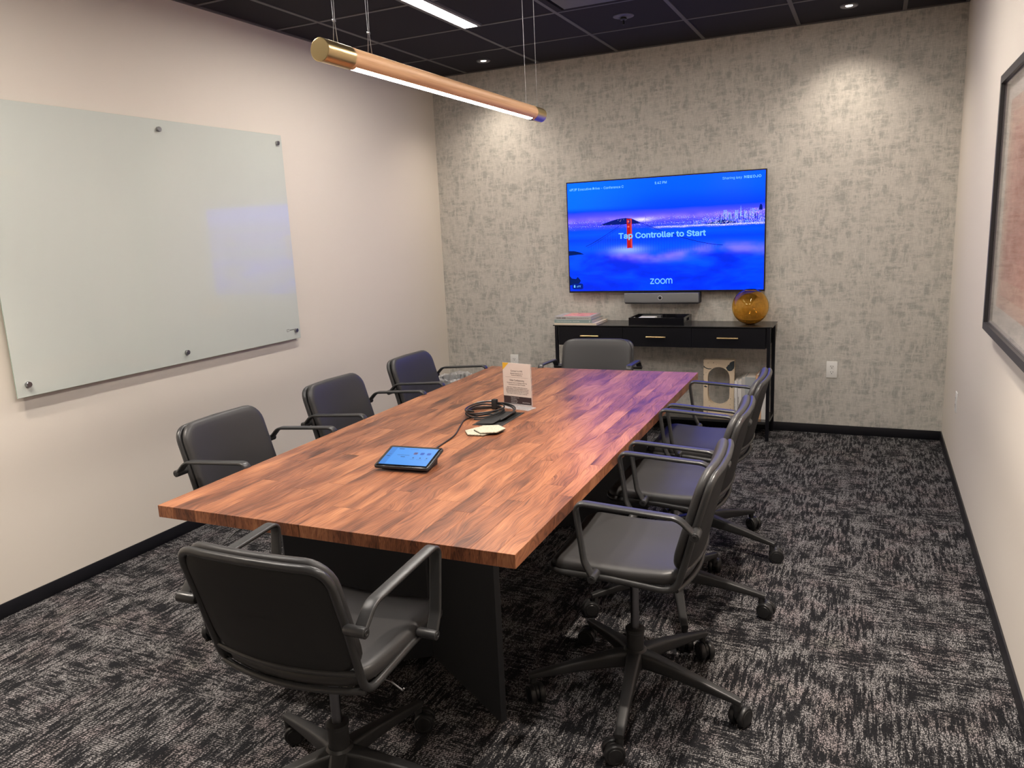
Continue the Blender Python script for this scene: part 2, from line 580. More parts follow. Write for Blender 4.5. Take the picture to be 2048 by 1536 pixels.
# ------------------------------------------------------------------ room
struct(box('floor', -W - 0.1, 0.1, YF - 0.1, 0.1, -0.08, 0.0, m_carpet))
struct(box('wall_left', -W - 0.12, -W, YF - 0.1, 0.1, 0, H + 0.05, m_wall))
struct(box('wall_right', 0, 0.12, YF - 0.1, 0.1, 0, H + 0.05, m_wall))
struct(box('wall_back', -W, 0, 0, 0.12, 0, H + 0.05, m_paper))
struct(box('wall_front', -W, 0, YF - 0.12, YF, 0, H + 0.05, m_wall))
BBH = 0.0635
struct(box('baseboard_back', -W, 0, -0.008, 0, 0, BBH, m_base, bevel=0.003))
struct(box('baseboard_left', -W, -W + 0.008, YF, -0.008, 0, BBH, m_base, bevel=0.003))
struct(box('baseboard_right', -0.008, 0, YF, -0.008, 0, BBH, m_base, bevel=0.003))
struct(box('baseboard_front', -W + 0.008, -0.008, YF, YF + 0.008, 0, BBH, m_base, bevel=0.003))

# suspended ceiling: tiles laid in a grid
ceil = struct(box('ceiling', -W - 0.1, 0.1, YF - 0.1, 0.1, H + 0.03, H + 0.08, m_tile))
S = 0.6096
GX, GY = -1.5673, -0.5956
xl = [-W] + sorted([GX + k * S for k in range(-3, 3)]) + [0.0]
yl = [0.0] + [GY - k * S for k in range(0, 12) if GY - k * S > YF] + [YF]
tile_me = {}
FIX = [(2, 1, 2), (2, 5, 2), (-1, 1, 2), (-1, 5, 2)]                  # linear fixtures, one seen and three added: grid line i, first cross line j, tiles long
fix_cells = {}
for i, j, n in FIX:
    for q in range(n):
        fix_cells[(round(GX - i * S, 3), round(GY - (j + q) * S, 3))] = True
hv = (round(GX - S, 3), round(GY - S, 3))
G2 = 0.012
for a in range(len(xl) - 1):
    for b in range(len(yl) - 1):
        x0, x1, y1, y0 = xl[a], xl[a + 1], yl[b], yl[b + 1]
        key = (round(x0, 3), round(y1, 3))
        if key == hv or x1 - x0 < 0.03 or y1 - y0 < 0.03:
            continue
        xs0 = x0 + (0.14 if key in fix_cells else 0)
        w_, d_ = round(x1 - xs0 - G2, 4), round(y1 - y0 - G2, 4)
        if (w_, d_) not in tile_me:
            bm = bmesh.new(); bm_box(bm, -w_ / 2, w_ / 2, -d_ / 2, d_ / 2, 0, 0.012, 0.002, 1)
            bmesh.ops.recalc_face_normals(bm, faces=bm.faces)
            me = bpy.data.meshes.new('ceiling_tile'); bm.to_mesh(me); bm.free(); me.materials.append(m_tile)
            tile_me[(w_, d_)] = me
        t = link('ceiling_tile', tile_me[(w_, d_)], None, ceil)
        t.location = ((xs0 + x1) / 2, (y0 + y1) / 2, H + 0.004)
for k, x in enumerate(xl):
    if 0 < k < len(xl) - 1:
        box('grid_runner', x - 0.012, x + 0.012, YF, 0, H, H + 0.03, m_grid, ceil, 0.001, 1)
for k, y in enumerate(yl):
    if 0 < k < len(yl) - 1:
        for a in range(len(xl) - 1):
            box('cross_tee', xl[a] + 0.012, xl[a + 1] - 0.012, y - 0.0105, y + 0.0105, H + 0.0008, H + 0.03, m_grid, ceil)
box('wall_angle', -W, 0, -0.022, 0, H - 0.002, H + 0.01, m_grid, ceil)
box('wall_angle', -W, -W + 0.022, YF, -0.022, H - 0.002, H + 0.01, m_grid, ceil)
box('wall_angle', -0.022, 0, YF, -0.022, H - 0.002, H + 0.01, m_grid, ceil)


# ------------------------------------------------------------------ ceiling fixtures
FIXL = ['linear recessed ceiling light, glowing white, above the brass-capped pendant',
        'added linear recessed ceiling light over the near end of the glass board, unseen above the frame',
        'added linear recessed ceiling light above the far end of the right aisle, unseen above the frame',
        'added linear recessed ceiling light above the camera on the right, unseen above the frame']
for q, (i, j, n) in enumerate(FIX):  # all but the first are unseen, added to light the room
    x0 = GX - i * S + 0.013; y1 = GY - j * S - 0.012; y0 = GY - (j + n) * S + 0.012
    t = thing('linear_ceiling_light', FIXL[q], 'ceiling light', (x0, y1, H), 0, 'linear ceiling lights')
    L = y1 - y0
    bm = bmesh.new()
    bm_box(bm, 0, 0.010, -L, 0, -0.004, 0.03)
    bm_box(bm, 0.098, 0.122, -L, 0, -0.004, 0.03)
    bm_box(bm, 0.010, 0.098, -0.006, 0, -0.004, 0.03)
    bm_box(bm, 0.010, 0.098, -L, -L + 0.006, -0.004, 0.03)
    from_bm('housing', bm, m_trimgrey, t)
    box('diffuser', 0.010, 0.098, -L + 0.006, -0.006, -0.001, 0.01, m_strip, t)

t = thing('air_diffuser', 'dark square ceiling air diffuser at the top edge of the picture', 'air vent', (GX - S, GY - S, H))
bm = bmesh.new()
for a0, a1, b0, b1 in ((0.013, 0.05, -S + 0.012, -0.012), (S - 0.05, S - 0.013, -S + 0.012, -0.012), (0.05, S - 0.05, -0.04, -0.012), (0.05, S - 0.05, -S + 0.012, -S + 0.04)):
    bm_box(bm, a0, a1, b0, b1, -0.001, 0.02)
from_bm('frame', bm, m_tile, t)
box('throat', 0.05, S - 0.05, -S + 0.04, -0.04, 0.022, 0.029, m_hole, t)
box('plate', 0.075, S - 0.075, -S + 0.065, -0.065, -0.006, 0.002, m_diff, t, 0.002)

for (x, y), lb in zip(DOWNLIGHTS + ROWLIGHTS, ('round recessed downlight in the dark ceiling, the left one, near the pendant',
                                   'round recessed downlight in the dark ceiling, top right above the patterned wall',
                                   'unseen recessed downlight above the frame over the nearest right chair', 'unseen recessed downlight above the frame, nearest the camera on the right',
                                   'unseen recessed downlight above the frame before the near end of the glass board', 'unseen recessed downlight above the frame, nearest the camera on the left')):
    t = thing('downlight', lb, 'downlight', (x, y, H), 0, 'recessed downlights')
    lathe('trim_ring', [(0.020, 0.003), (0.030, -0.0015), (0.046, -0.005), (0.050, -0.002), (0.050, 0.005)], m_trimgrey, t, 28)
    lathe('lens', [(0.0005, -0.0015), (0.019, -0.0015), (0.020, 0.003)], m_bulb, t, 20)

t = thing('fire_sprinkler', 'small black fire sprinkler head with round plate on the ceiling', 'sprinkler', (-1.866, -0.902, H))
lathe('escutcheon', [(0.018, -0.006), (0.045, -0.004), (0.062, 0.0), (0.062, 0.004)], m_diff, t, 28)
lathe('sprinkler_head', [(0.002, -0.046), (0.006, -0.045), (0.006, -0.022), (0.020, -0.018), (0.021, -0.012), (0.016, -0.006)], m_blackmetal, t, 16)

# ------------------------------------------------------------------ pendant
PX, PY, PZ, PL, PR = -1.838, -3.09, 2.0, 1.565, 0.030
t = thing('pendant_light', 'oak cylinder pendant light with brass end caps hanging over the table', 'pendant lamp', (PX, PY, PZ), math.radians(0.4))
n = 40
bm = bmesh.new()
prof = []
for i in range(n + 1):                              # open underside channel for the strip
    a = math.radians(-90 + 32 + (360 - 64) * i / n)
    prof.append((PR * math.cos(a), PR * math.sin(a)))
y0c, y1c = -PL / 2 + 0.126, PL / 2 - 0.10
ra = [bm.verts.new((x, y0c + 0.016, z)) for x, z in prof]; rb = [bm.verts.new((x, y1c - 0.028, z)) for x, z in prof]
for i in range(n): bm.faces.new((ra[i], ra[i + 1], rb[i + 1], rb[i]))
bm.faces.new((ra[0], rb[0], rb[-1], ra[-1]))
bm_lathe(bm, [(PR, y0c), (PR, y0c + 0.016)], 40, axis='Y')
bm_lathe(bm, [(PR, y1c - 0.028), (PR, y1c)], 40, axis='Y')
from_bm('wooden_body', bm, m_oak, t, smooth=True, sharp=30)
zc = -PR * math.cos(math.radians(32))
bm = bmesh.new()                                   # curved diffuser closing the channel
arc_ = [(0.0295 * math.sin(math.radians(a)), -0.0295 * math.cos(math.radians(a))) for a in range(-31, 32, 6)] 
ra = [bm.verts.new((x, y0c + 0.0165, z)) for x, z in arc_]; rb = [bm.verts.new((x, y1c - 0.0285, z)) for x, z in arc_]
for i in range(len(arc_) - 1): bm.faces.new((ra[i], ra[i + 1], rb[i + 1], rb[i]))
bm.faces.new((ra[0], rb[0], rb[-1], ra[-1])); bm.faces.new(ra); bm.faces.new(rb)
from_bm('led_strip', bm, m_lit, t)
lathe('end_cap', [(PR - 0.001, -PL / 2), (PR + 0.0008, -PL / 2 + 0.001), (PR + 0.0008, y0c)], m_brass, t, 40, axis='Y', sharp=18)
lathe('end_cap', [(PR + 0.0008, y1c), (PR + 0.0008, PL / 2 - 0.001), (PR - 0.001, PL / 2)], m_brass, t, 40, axis='Y', sharp=18)
box('sensor', -0.008, 0.008, y1c - 0.024, y1c - 0.004, -PR - 0.003, -PR + 0.002, m_plastic, t, 0.001, 1)
for yy, spl in ((-PL / 2 + 0.075, 1), (-PL / 2 + 0.24, 1), (PL / 2 - 0.16, 0), (PL / 2 - 0.035, 0)):
    hh = H - PZ
    if spl:
        bm = bmesh.new()
        for s in (-1, 1):
            bm_sweep(bm, [(0, yy + s * 0.010, PR), (0, yy + s * 0.003, PR + 0.055), (s * 0.002, yy + s * 0.0022, PR + 0.12), (s * 0.003, yy + s * 0.004, hh - 0.25), (0.0, yy + s * 0.002, hh)], circ(0.0011, 6))
        bm_box(bm, -0.003, 0.003, yy - 0.005, yy + 0.005, PR + 0.055, PR + 0.061)
        from_bm('suspension_wire', bm, m_chrome, t, smooth=True)
    else:
        tube('suspension_wire', [(0, yy, PR - 0.002), (0, yy, hh)], 0.0010, m_chrome, t, seg=6)

# ------------------------------------------------------------------ conference table
TA = 0.0183
TX, TY, TZ, TT = -1.8617, -2.8462, 0.715, 0.038
TW, TL = 1.2104, 2.4466
table = thing('conference_table', 'long walnut plank conference table with folded black panel legs', 'table', (TX, TY, 0), TA)
rr = random.Random(21)
edges = [-TW / 2]
while edges[-1] < TW / 2 - 0.001:
    w_ = rr.choice((0.055, 0.065, 0.075, 0.085, 0.10))
    nx = edges[-1] + w_
    edges.append(TW / 2 if TW / 2 - nx < 0.05 else nx)
for x0, x1 in zip(edges, edges[1:]):
    y = -TL / 2
    first = True
    while y < TL / 2 - 1e-6:
        ln = rr.uniform(0.28, 0.85)
        if first: ln *= rr.uniform(0.4, 1.0)
        first = False
        y2 = min(y + ln, TL / 2)
        if TL / 2 - y2 < 0.2: y2 = TL / 2
        bm = bmesh.new()
        bm_box(bm, x0 + 0.0001, x1 - 0.0001, y + 0.0001, y2 - 0.0001, TZ - TT, TZ + rr.uniform(-0.00012, 0.0), 0.0005, 1)
        from_bm('plank', bm, m_walnut, table)
        y = y2


def folded_panel(pts, z0, z1, th):
    """vertical folded sheet through plan points, th thick"""
    bm = bmesh.new()
    P2 = [Vector((x, y)) for x, y in pts]
    L_, R_ = [], []
    for i, p in enumerate(P2):
        d = []
        if i > 0: d.append((P2[i] - P2[i - 1]).normalized())
        if i < len(P2) - 1: d.append((P2[i + 1] - P2[i]).normalized())
        tt = sum(d, Vector((0, 0))).normalized(); nn = Vector((-tt.y, tt.x))
        k = 1 / max(0.3, nn.dot(Vector((-d[0].y, d[0].x))))
        L_.append(p + nn * th / 2 * k); R_.append(p - nn * th / 2 * k)
    poly = L_ + R_[::-1]
    poly_prism(bm, [(v.x, v.y) for v in poly], lambda a, b, c: (a, b, c), z0, z1)
    return bm


m_panel = mat('black_table_panel', (0.024, 0.0255, 0.030), 0.42, spec=0.5)
for sgn in (-1, 1):
    bm = folded_panel([(-0.40, sgn * 0.915), (-0.008, sgn * 0.648), (0.008, sgn * 0.648), (0.40, sgn * 0.915)], 0.0, TZ - TT, 0.02)
    from_bm('leg_panel', bm, m_panel, table)
box('beam', -0.04, 0.04, -0.63, 0.63, TZ - TT - 0.10, TZ - TT, m_panel, table)
box('cable_tray', 0.10, 0.28, -0.55, 0.30, 0.50, 0.515, m_panel, table, 0.002, 1)
tr = box('tray_bracket', 0.18, 0.20, -0.30, -0.28, 0.515, TZ - TT, m_panel, table)
# flush cable box in the top: frame ring, dark well, lid
gx, gy = -1.880 - TX, -2.803 - TY
bm = bmesh.new()
for a0, a1, b0, b1 in ((-0.066, 0.066, -0.125, -0.113), (-0.066, 0.066, 0.113, 0.125), (-0.066, -0.055, -0.113, 0.113), (0.055, 0.066, -0.113, 0.113)):
    bm_box(bm, gx + a0, gx + a1, gy + b0, gy + b1, TZ - 0.004, TZ + 0.0012)
from_bm('port_frame', bm, m_gromplate, table)
box('port_well', gx - 0.055, gx + 0.055, gy - 0.113, gy + 0.113, TZ - 0.004, TZ + 0.0004, m_hole, table)
bm = bmesh.new()
poly_prism(bm, [(-0.053, -0.110), (0.022, -0.110), (0.022, -0.050), (0.034, -0.050), (0.034, 0.110), (-0.053, 0.110)],
           lambda a, b, c: (gx + a, gy + b, c + 0.006 * (a + 0.053) / 0.09), TZ + 0.0012, TZ + 0.003)
from_bm('port_lid', bm, m_gromplate, table)

# ------------------------------------------------------------------ things on the table
Z0 = TZ
# tablet controller: wedge body, glass, screen
tb = thing('tablet_controller', 'black touch tablet with glowing blue screen lying on the walnut table', 'tablet', (-1.888, -3.505, Z0), math.radians(5.5))
TWd, TDp, AN = 0.206, 0.140, math.radians(14)


def tabfn(x, y, h):                                  # slanted deck
    return Vector((x, y * math.cos(AN) - h * math.sin(AN), 0.036 + y * math.sin(AN) + h * math.cos(AN)))


bm = bmesh.new()
bm_pad(bm, TWd, TDp, 0.010, [(0.03, -0.013), (0.006, -0.013), (0.0, -0.008), (0.0, -0.002), (0.0015, 0.0), (0.03, 0.0)], tabfn)
from_bm('tablet_body', bm, m_plastic, tb, smooth=True, sharp=40)
bm = bmesh.new()
poly_prism(bm, [(-0.046, 0.0005), (0.046, 0.0005), (0.05, 0.040)], lambda a, b, c: (c, a * 1.0, max(0.0005, b * 0.6 if a == 0.05 else b)), -0.085, 0.085)
from_bm('stand', bm, m_plastic, tb)
bm = bmesh.new()
bm_pad(bm, TWd - 0.006, TDp - 0.006, 0.008, [(0.02, 0.0), (0.0, 0.0002), (0.001, 0.0010), (0.02, 0.0010)], tabfn)
m_tabglass = mat('tablet_glass', (0.004, 0.004, 0.005), 0.12)
from_bm('tablet_glass', bm, m_tabglass, tb, smooth=True, sharp=40)
m_tscr = mat('tablet_screen_light', (0, 0, 0), 0.3, emit=(0.075, 0.33, 0.88), estr=0.82)
m_tside = mat('tablet_sidebar_light', (0, 0, 0), 0.3, emit=(0.055, 0.25, 0.72), estr=0.82)
m_tdark = mat('tablet_icon_dark', (0, 0, 0), 0.3, emit=(0.012, 0.07, 0.25), estr=0.82)
m_tblue = mat('tablet_icon_blue', (0, 0, 0), 0.3, emit=(0.01, 0.10, 0.55), estr=0.82)
m_tred = mat('tablet_icon_red', (0, 0, 0), 0.3, emit=(0.12, 0.09, 0.22), estr=1.0)


def deck_rect(bm, x0, x1, y0, y1, h):
    vs = [bm.verts.new(tabfn(x, y, h)) for x, y in ((x0, y0), (x1, y0), (x1, y1), (x0, y1))]
    bm.faces.new(vs)


sx, sy = 0.090, 0.056
bm = bmesh.new(); bm_pad(bm, sx * 2, sy * 2, 0.002, [(0.01, 0.001), (0.0, 0.0010), (0.0, 0.0014), (0.01, 0.0014)], tabfn)
scr = from_bm('screen', bm, m_tscr, tb)
U = lambda u: -sx + 2 * sx * u
V = lambda v: -sy + 2 * sy * v
bm = bmesh.new(); deck_rect(bm, U(0.0), U(0.13), V(0.0), V(1.0), 0.0016); from_bm('side_bar', bm, m_tside, scr)
for nm, mm, items in (('app_icon', m_tred, [(0.60, 0.68)]), ('app_icon', m_tblue, [(0.74, 0.68)]), ('app_icon', m_tblue, [(0.88, 0.68)])):
    for (u, v) in items:
        bm = bmesh.new()
        bm.faces.new([bm.verts.new(tabfn(U(u) + a, V(v) + b, 0.0017)) for a, b in outline(0.0145, 0.0145, 0.004, 4, 0)])
        ic = from_bm(nm, bm, mm, scr)
bm = bmesh.new()
for (u0, u1, v0, v1) in ((0.18, 0.29, 0.90, 0.935), (0.42, 0.60, 0.90, 0.91), (0.24, 0.50, 0.545, 0.562), (0.34, 0.43, 0.44, 0.47), (0.03, 0.10, 0.46, 0.50), (0.05, 0.11, 0.57, 0.585),
                         (0.60, 0.63, 0.40, 0.45), (0.745, 0.775, 0.40, 0.45), (0.885, 0.91, 0.40, 0.45), (0.57, 0.66, 0.33, 0.338), (0.70, 0.82, 0.33, 0.338), (0.87, 0.92, 0.33, 0.338),
                         (0.59, 0.62, 0.66, 0.70)):
    deck_rect(bm, U(u0), U(u1), V(v0), V(v1), 0.0018)
from_bm('screen_marks', bm, m_tdark, scr)['kind'] = 'stuff'


def smooth_path(pts, sub=6):
    """Catmull-Rom through the points"""
    P_ = [Vector(p) for p in pts]
    out = []
    for i in range(len(P_) - 1):
        p0 = P_[max(i - 1, 0)]; p1 = P_[i]; p2 = P_[i + 1]; p3 = P_[min(i + 2, len(P_) - 1)]
        for k in range(sub):
            s = k / sub
            out.append(0.5 * ((2 * p1) + (p2 - p0) * s + (2 * p0 - 5 * p1 + 4 * p2 - p3) * s * s + (3 * p1 - p0 - 3 * p2 + p3) * s ** 3))
    out.append(P_[-1])
    return out


cz = Z0 + 0.0036
o = tube('tablet_cable', smooth_path([(-1.872, -3.430, Z0 + 0.016), (-1.898, -3.345, cz + 0.004), (-1.912, -3.25, cz), (-1.930, -3.11, cz), (-1.975, -2.98, cz), (-2.010, -2.87, cz), (-1.985, -2.80, cz + 0.002), (-1.930, -2.765, Z0 + 0.0085)], 8), 0.0030, m_cable, seg=8)
tag(o, 'thin black cable running from the tablet towards the coiled cable', 'cable')

# coiled display cable
coil = thing('coiled_cable', 'black display cable coiled in loops beside the table port, metal plug at its end', 'cable', (-1.978, -2.742, Z0))
pts = []
rc = random.Random(4)
turns = 4
for i in range(turns * 26 + 1):
    a = 2 * PI * i / 26 - PI * 0.5
    tn = i / 26
    rx = 0.074 + 0.007 * math.sin(tn * 2.2) ; ry = 0.098 + 0.008 * math.cos(tn * 1.7)
    pts.append((rx * math.cos(a), ry * math.sin(a), 0.0035 + 0.0075 * tn + 0.003 * math.sin(a * 2 + tn)))
for i in range(1, 8): pts.append((pts[-1][0] - 0.004 - 0.002 * i * 0, pts[-1][1] - 0.0, pts[-1][2] + 0.0007))
tube('cord', pts, 0.0037, m_cable, coil, seg=7)
for k, dz in enumerate((0.0, 0.007)):
    a0 = (0.070 + 0.004 * k, 0.015 + 0.01 * k, 0.020 + dz)
    tube('tail', smooth_path([(-0.005, 0.100, 0.020 + dz), (0.05, 0.096, 0.024 + dz), (0.108 + 0.006 * k, 0.056, 0.022 + dz), (0.136 + 0.007 * k, -0.002, 0.017 + dz), (0.134 + 0.006 * k, -0.068, 0.010 + dz), (0.122 + 0.006 * k, -0.105, 0.008)], 7), 0.0036, m_cable, coil, seg=7)
bm = bmesh.new()
bm_box(bm, -0.012, 0.012, 0.086, 0.110, 0.0, 0.046, 0.004, 2)
from_bm('hook_strap', bm, m_shell, coil, smooth=True, sharp=40)
bm = bmesh.new(); bm_box(bm, -0.052, -0.018, -0.0085, 0.0085, -0.005, 0.006, 0.003, 2)
bm_box(bm, -0.018, 0.016, -0.0045, 0.0045, -0.0035, 0.0045, 0.002, 1)
pg = from_bm('plug', bm, m_silver, coil, smooth=True, sharp=40)
bm = bmesh.new(); bm_box(bm, -0.067, -0.052, -0.007, 0.007, -0.0025, 0.0035, 0.0006, 1)
tip = from_bm('plug_tip', bm, m_brass, pg)
tip['label'] = 'gold metal plug tip'
pg.location = (-0.040, 0.112, 0.030); pg.rotation_euler = (0, math.radians(-8), math.radians(18))

# coasters
for (x, y, z, rz, lb) in ((-1.856, -3.030, Z0, 0.12, 'lower speckled hexagon stone coaster, partly under the other'), (-1.822, -3.012, Z0 + 0.0072, 0.38, 'upper speckled cream hexagon stone coaster lying on the other')):
    t = thing('coaster', lb, 'coaster', (x, y, z), rz, 'stone coasters')
    hexa = [(0.064 * math.cos(PI / 3 * k), 0.064 * math.sin(PI / 3 * k)) for k in range(6)]
    bm = bmesh.new(); poly_prism(bm, hexa, lambda a, b, c: (a, b, c), 0.003, 0.0072)
    bmesh.ops.bevel(bm, geom=[e for e in bm.edges], offset=0.0006, segments=1, affect='EDGES')
    from_bm('stone_top', bm, m_coaster, t)
    bm = bmesh.new(); poly_prism(bm, [(a * 0.985, b * 0.985) for a, b in hexa], lambda a, b, c: (a, b, c), 0.0, 0.003)
    from_bm('cork_backing', bm, m_hole, t)

# acrylic sign
sg = thing('table_sign', 'upright printed information card in a clear acrylic stand on the table', 'sign', (-1.883, -2.598, Z0), math.radians(-11))
m_card = mat('cream_card', (0.70, 0.60, 0.54), 0.6)
m_cardink = mat('card_text_ink', (0.13, 0.09, 0.085), 0.7)
m_cardband = mat('card_dark_band', (0.045, 0.026, 0.028), 0.6)
m_cardgold = mat('card_gold_corner', (0.75, 0.42, 0.03), 0.6)
m_cardwhite = mat('card_white_text', (0.7, 0.68, 0.66), 0.6)
box('acrylic_base', -0.078, 0.078, -0.034, 0.030, 0.0, 0.0035, m_acrylic, sg, 0.001, 1)
ac = box('acrylic_panel', -0.078, 0.078, -0.0018, 0.0026, 0.0035, 0.204, m_acrylic, sg)
box('acrylic_lip', -0.078, 0.078, -0.010, -0.0045, 0.0035, 0.020, m_acrylic, sg, 0.0008, 1)
y_ = -0.0030
card = box('printed_card', -0.0755, 0.0755, y_, y_ + 0.0009, 0.0150, 0.2045, m_card, sg)
box('dark_band', -0.0755, 0.0755, y_ - 0.0003, y_, 0.0165, 0.053, m_cardband, card)
bm = bmesh.new(); poly_prism(bm, [(-0.0755, 0.2045), (-0.041, 0.2045), (-0.0755, 0.171)], lambda a, b, c: (a, c, b), y_ - 0.0003, y_)
from_bm('gold_corner', bm, m_cardgold, card)
RX = (math.radians(90), 0, 0)
for s_, z_, sz, w_ in (('Connect to Wifi', 0.165, 0.0115, 0.064), ('Network: Industrious Wi-Fi', 0.1555, 0.0066, 0.068), ('Password: Industrious', 0.1475, 0.0066, 0.060),
                      ('Video Conferencing', 0.1225, 0.0115, 0.080), ('To connect to the TV wirelessly, follow the', 0.1130, 0.0058, 0.110), ('instructions on the Main TV screen.', 0.1050, 0.0058, 0.092),
                      ('Select New Meeting or enter a link to join an', 0.0925, 0.0058, 0.112), ('existing meeting. To present wirelessly from your', 0.0855, 0.0058, 0.126), ('laptop, tap Share Screen and unlock your device.', 0.0785, 0.0058, 0.124),
                      ('Follow the instructions on the Main TV to share', 0.0715, 0.0058, 0.122), ('your screen via the Zoom App or a Browser.', 0.0645, 0.0058, 0.112)):
    text('card_text', s_, sz, m_cardink, card, (0, y_ - 0.0004, z_), RX, 'CENTER', w_, res=1, offset=0.0001)
box('rule_line', -0.063, 0.063, y_ - 0.0003, y_, 0.1400, 0.1406, m_cardink, card)
for k, s_ in enumerate(('Book meeting rooms,', 'amenities,', 'and more in the', 'member app.')):
    text('card_text', s_, 0.0058, m_cardwhite, card, (-0.036, y_ - 0.0006, 0.0455 - 0.0075 * k), RX, 'LEFT', (0.045, 0.033, 0.036, 0.034)[k], res=1)
text('card_text', 'INDUSTRIOUS', 0.006, m_cardwhite, card, (0.026, y_ - 0.0006, 0.0255), RX, 'LEFT', 0.042, res=1)


# ------------------------------------------------------------------ chairs
def back_pt(u, v, w):
    """u across, v = height above ground, w = forward offset from the back plane"""
    yy = -0.196 - (v - 0.452) * 0.30
    bow = -(0.018 + 0.018 * max(0.0, min(1.0, (0.78 - v) / 0.3))) * (1 - min(1, (u / 0.217) ** 2))
    return Vector((u, yy + bow + w * 0.958, v + w * 0.287))


def seat_pt(x, y, h):
    z = 0.470 + 0.035 * (y - 0.0) + h
    z -= 0.016 * (1 - (x / 0.22) ** 2)                 # sling dish
    z -= 0.010 * math.sin((y + 0.19) / 0.38 * PI)
    if y > 0.10: z -= 0.9 * (y - 0.10) ** 2 * 1.6
    if y < -0.10:
        z += 0.5 * (y + 0.10) ** 2
    bow = -0.030 * (1 - (x / 0.22) ** 2) * max(0.0, min(1.0, (-y + 0.02) / 0.2))
    return Vector((x, y + bow, z))


def make_chair():
    root = thing('office_chair', 'black chair', 'chair')
    # one closed tube: seat rails, rear bend, back loop
    hw = 0.216
    left = [(-hw, 0.19, 0.468), (-hw, 0.06, 0.462), (-hw, -0.08, 0.452), (-hw, -0.195, 0.447)]
    path = fillet([(0.0, 0.196, 0.462), (-hw, 0.196, 0.466), (-hw, 0.0, 0.461), (-hw, -0.200, 0.443), tuple(back_pt(-hw - 0.002, 0.64, 0)), tuple(back_pt(-hw, 0.798, 0)),
                   tuple(back_pt(-hw * 0.5, 0.800, 0)), tuple(back_pt(0, 0.801, 0)), tuple(back_pt(hw * 0.5, 0.800, 0)), tuple(back_pt(hw, 0.798, 0)),
                   tuple(back_pt(hw + 0.002, 0.64, 0)), (hw, -0.200, 0.443), (hw, 0.0, 0.461), (hw, 0.196, 0.466)],
                  [0, 0.06, 0.3, 0.058, 0.4, 0.072, 0.3, 0.3, 0.3, 0.072, 0.4, 0.058, 0.3, 0.06], closed=True, seg=7)
    tube('frame', path, 0.0105, m_frame, root, closed=True, seg=12)
    arc = [Vector((hw * s, -0.196 - 0.038 * (1 - s * s) - 0.004, 0.450)) for s in [k / 7 - 1 for k in range(15)]]
    tube('crossbar', arc, 0.0085, m_frame, root, seg=8)
    arc = [back_pt(hw * s, 0.506, -0.004) for s in [k / 7 - 1 for k in range(15)]]
    tube('crossbar', arc, 0.0080, m_frame, root, seg=8)
    # back shell and pad
    bm = bmesh.new()
    bm_pad(bm, 0.416, 0.290, 0.058, [(0.14, -0.006), (0.10, -0.006), (0.05, -0.006), (0.01, -0.006), (0.0, -0.002), (0.0, 0.004), (0.05, 0.004), (0.10, 0.004), (0.14, 0.004)], lambda x, y, h: back_pt(x, 0.649 + y, h))
    from_bm('back_shell', bm, m_shell, root, smooth=True, sharp=45)
    bm = bmesh.new()
    bm_pad(bm, 0.436, 0.322, 0.072, [(0.2, 0.009), (0.13, 0.009), (0.06, 0.009), (0.012, 0.009), (0.003, 0.013), (0.0, 0.020), (0.001, 0.027), (0.006, 0.034), (0.014, 0.038), (0.026, 0.040), (0.05, 0.041), (0.09, 0.0415), (0.14, 0.0415), (0.2, 0.0415)], lambda x, y, h: back_pt(x, 0.648 + y, h))
    from_bm('backrest', bm, m_leather, root, smooth=True, sharp=60)
    # seat pad and pan
    bm = bmesh.new()
    bm_pad(bm, 0.436, 0.402, 0.055, [(0.18, -0.002), (0.1, -0.002), (0.04, -0.004), (0.012, -0.004), (0.003, 0.002), (0.0, 0.012), (0.001, 0.024), (0.006, 0.032), (0.014, 0.037), (0.028, 0.040), (0.05, 0.041), (0.09, 0.042), (0.14, 0.042), (0.19, 0.042)], lambda x, y, h: seat_pt(x, y - 0.004, h))
    from_bm('seat', bm, m_leather, root, smooth=True, sharp=60)
    bm = bmesh.new()
    bm_pad(bm, 0.41, 0.36, 0.05, [(0.15, -0.006), (0.05, -0.006), (0.005, -0.006), (0.0, 0.002), (0.05, 0.002), (0.15, 0.002)], seat_pt)
    from_bm('seat_pan', bm, m_shell, root, smooth=True, sharp=45)
    # arms
    for s in (-1, 1):
        x = s * 0.262
        ap = fillet([(x, -0.262, 0.645), (x, -0.215, 0.692), (x, 0.088, 0.712), (x, 0.064, 0.530), (x, 0.038, 0.480)], [0, 0.06, 0.028, 0.06, 0], seg=8)
        nn = len(ap)
        sc = [(1.0, 1.0)] * nn
        bm = bmesh.new()
        bm_sweep(bm, ap, rrect(0.034, 0.0115), upv=(1, 0, 0))
        for (yy, zz) in ((-0.262, 0.645), (0.038, 0.480)):
            bm_lathe(bm, [(0.010, -0.042), (0.0135, -0.036), (0.0135, 0.015), (0.012, 0.0165)] if s > 0 else [(0.012, -0.0165), (0.0135, -0.015), (0.0135, 0.036), (0.010, 0.042)], 16, (x, yy, zz), 'X')
        arm = from_bm('armrest', bm, m_frame, root, smooth=True, sharp=40)
        for (yy, zz) in ((-0.262, 0.645), (0.038, 0.480)):
            h0 = 0.0165
            pr = [(0.0085, h0), (0.008, h0 + 0.002), (0.0045, h0 + 0.002), (0.004, h0 + 0.0005), (0.0005, h0 + 0.0005)]
            if s < 0: pr = [(r, -h) for r, h in pr][::-1]
            lathe('bolt', pr, m_plastic, arm, 12, (x, yy, zz), 'X')
    # mechanism, lift, base
    bm = bmesh.new()
    bm_box(bm, -0.055, 0.055, -0.10, 0.07, 0.402, 0.436, 0.010, 2)
    bm_box(bm, -0.035, 0.035, -0.055, 0.025, 0.372, 0.404, 0.010, 2)
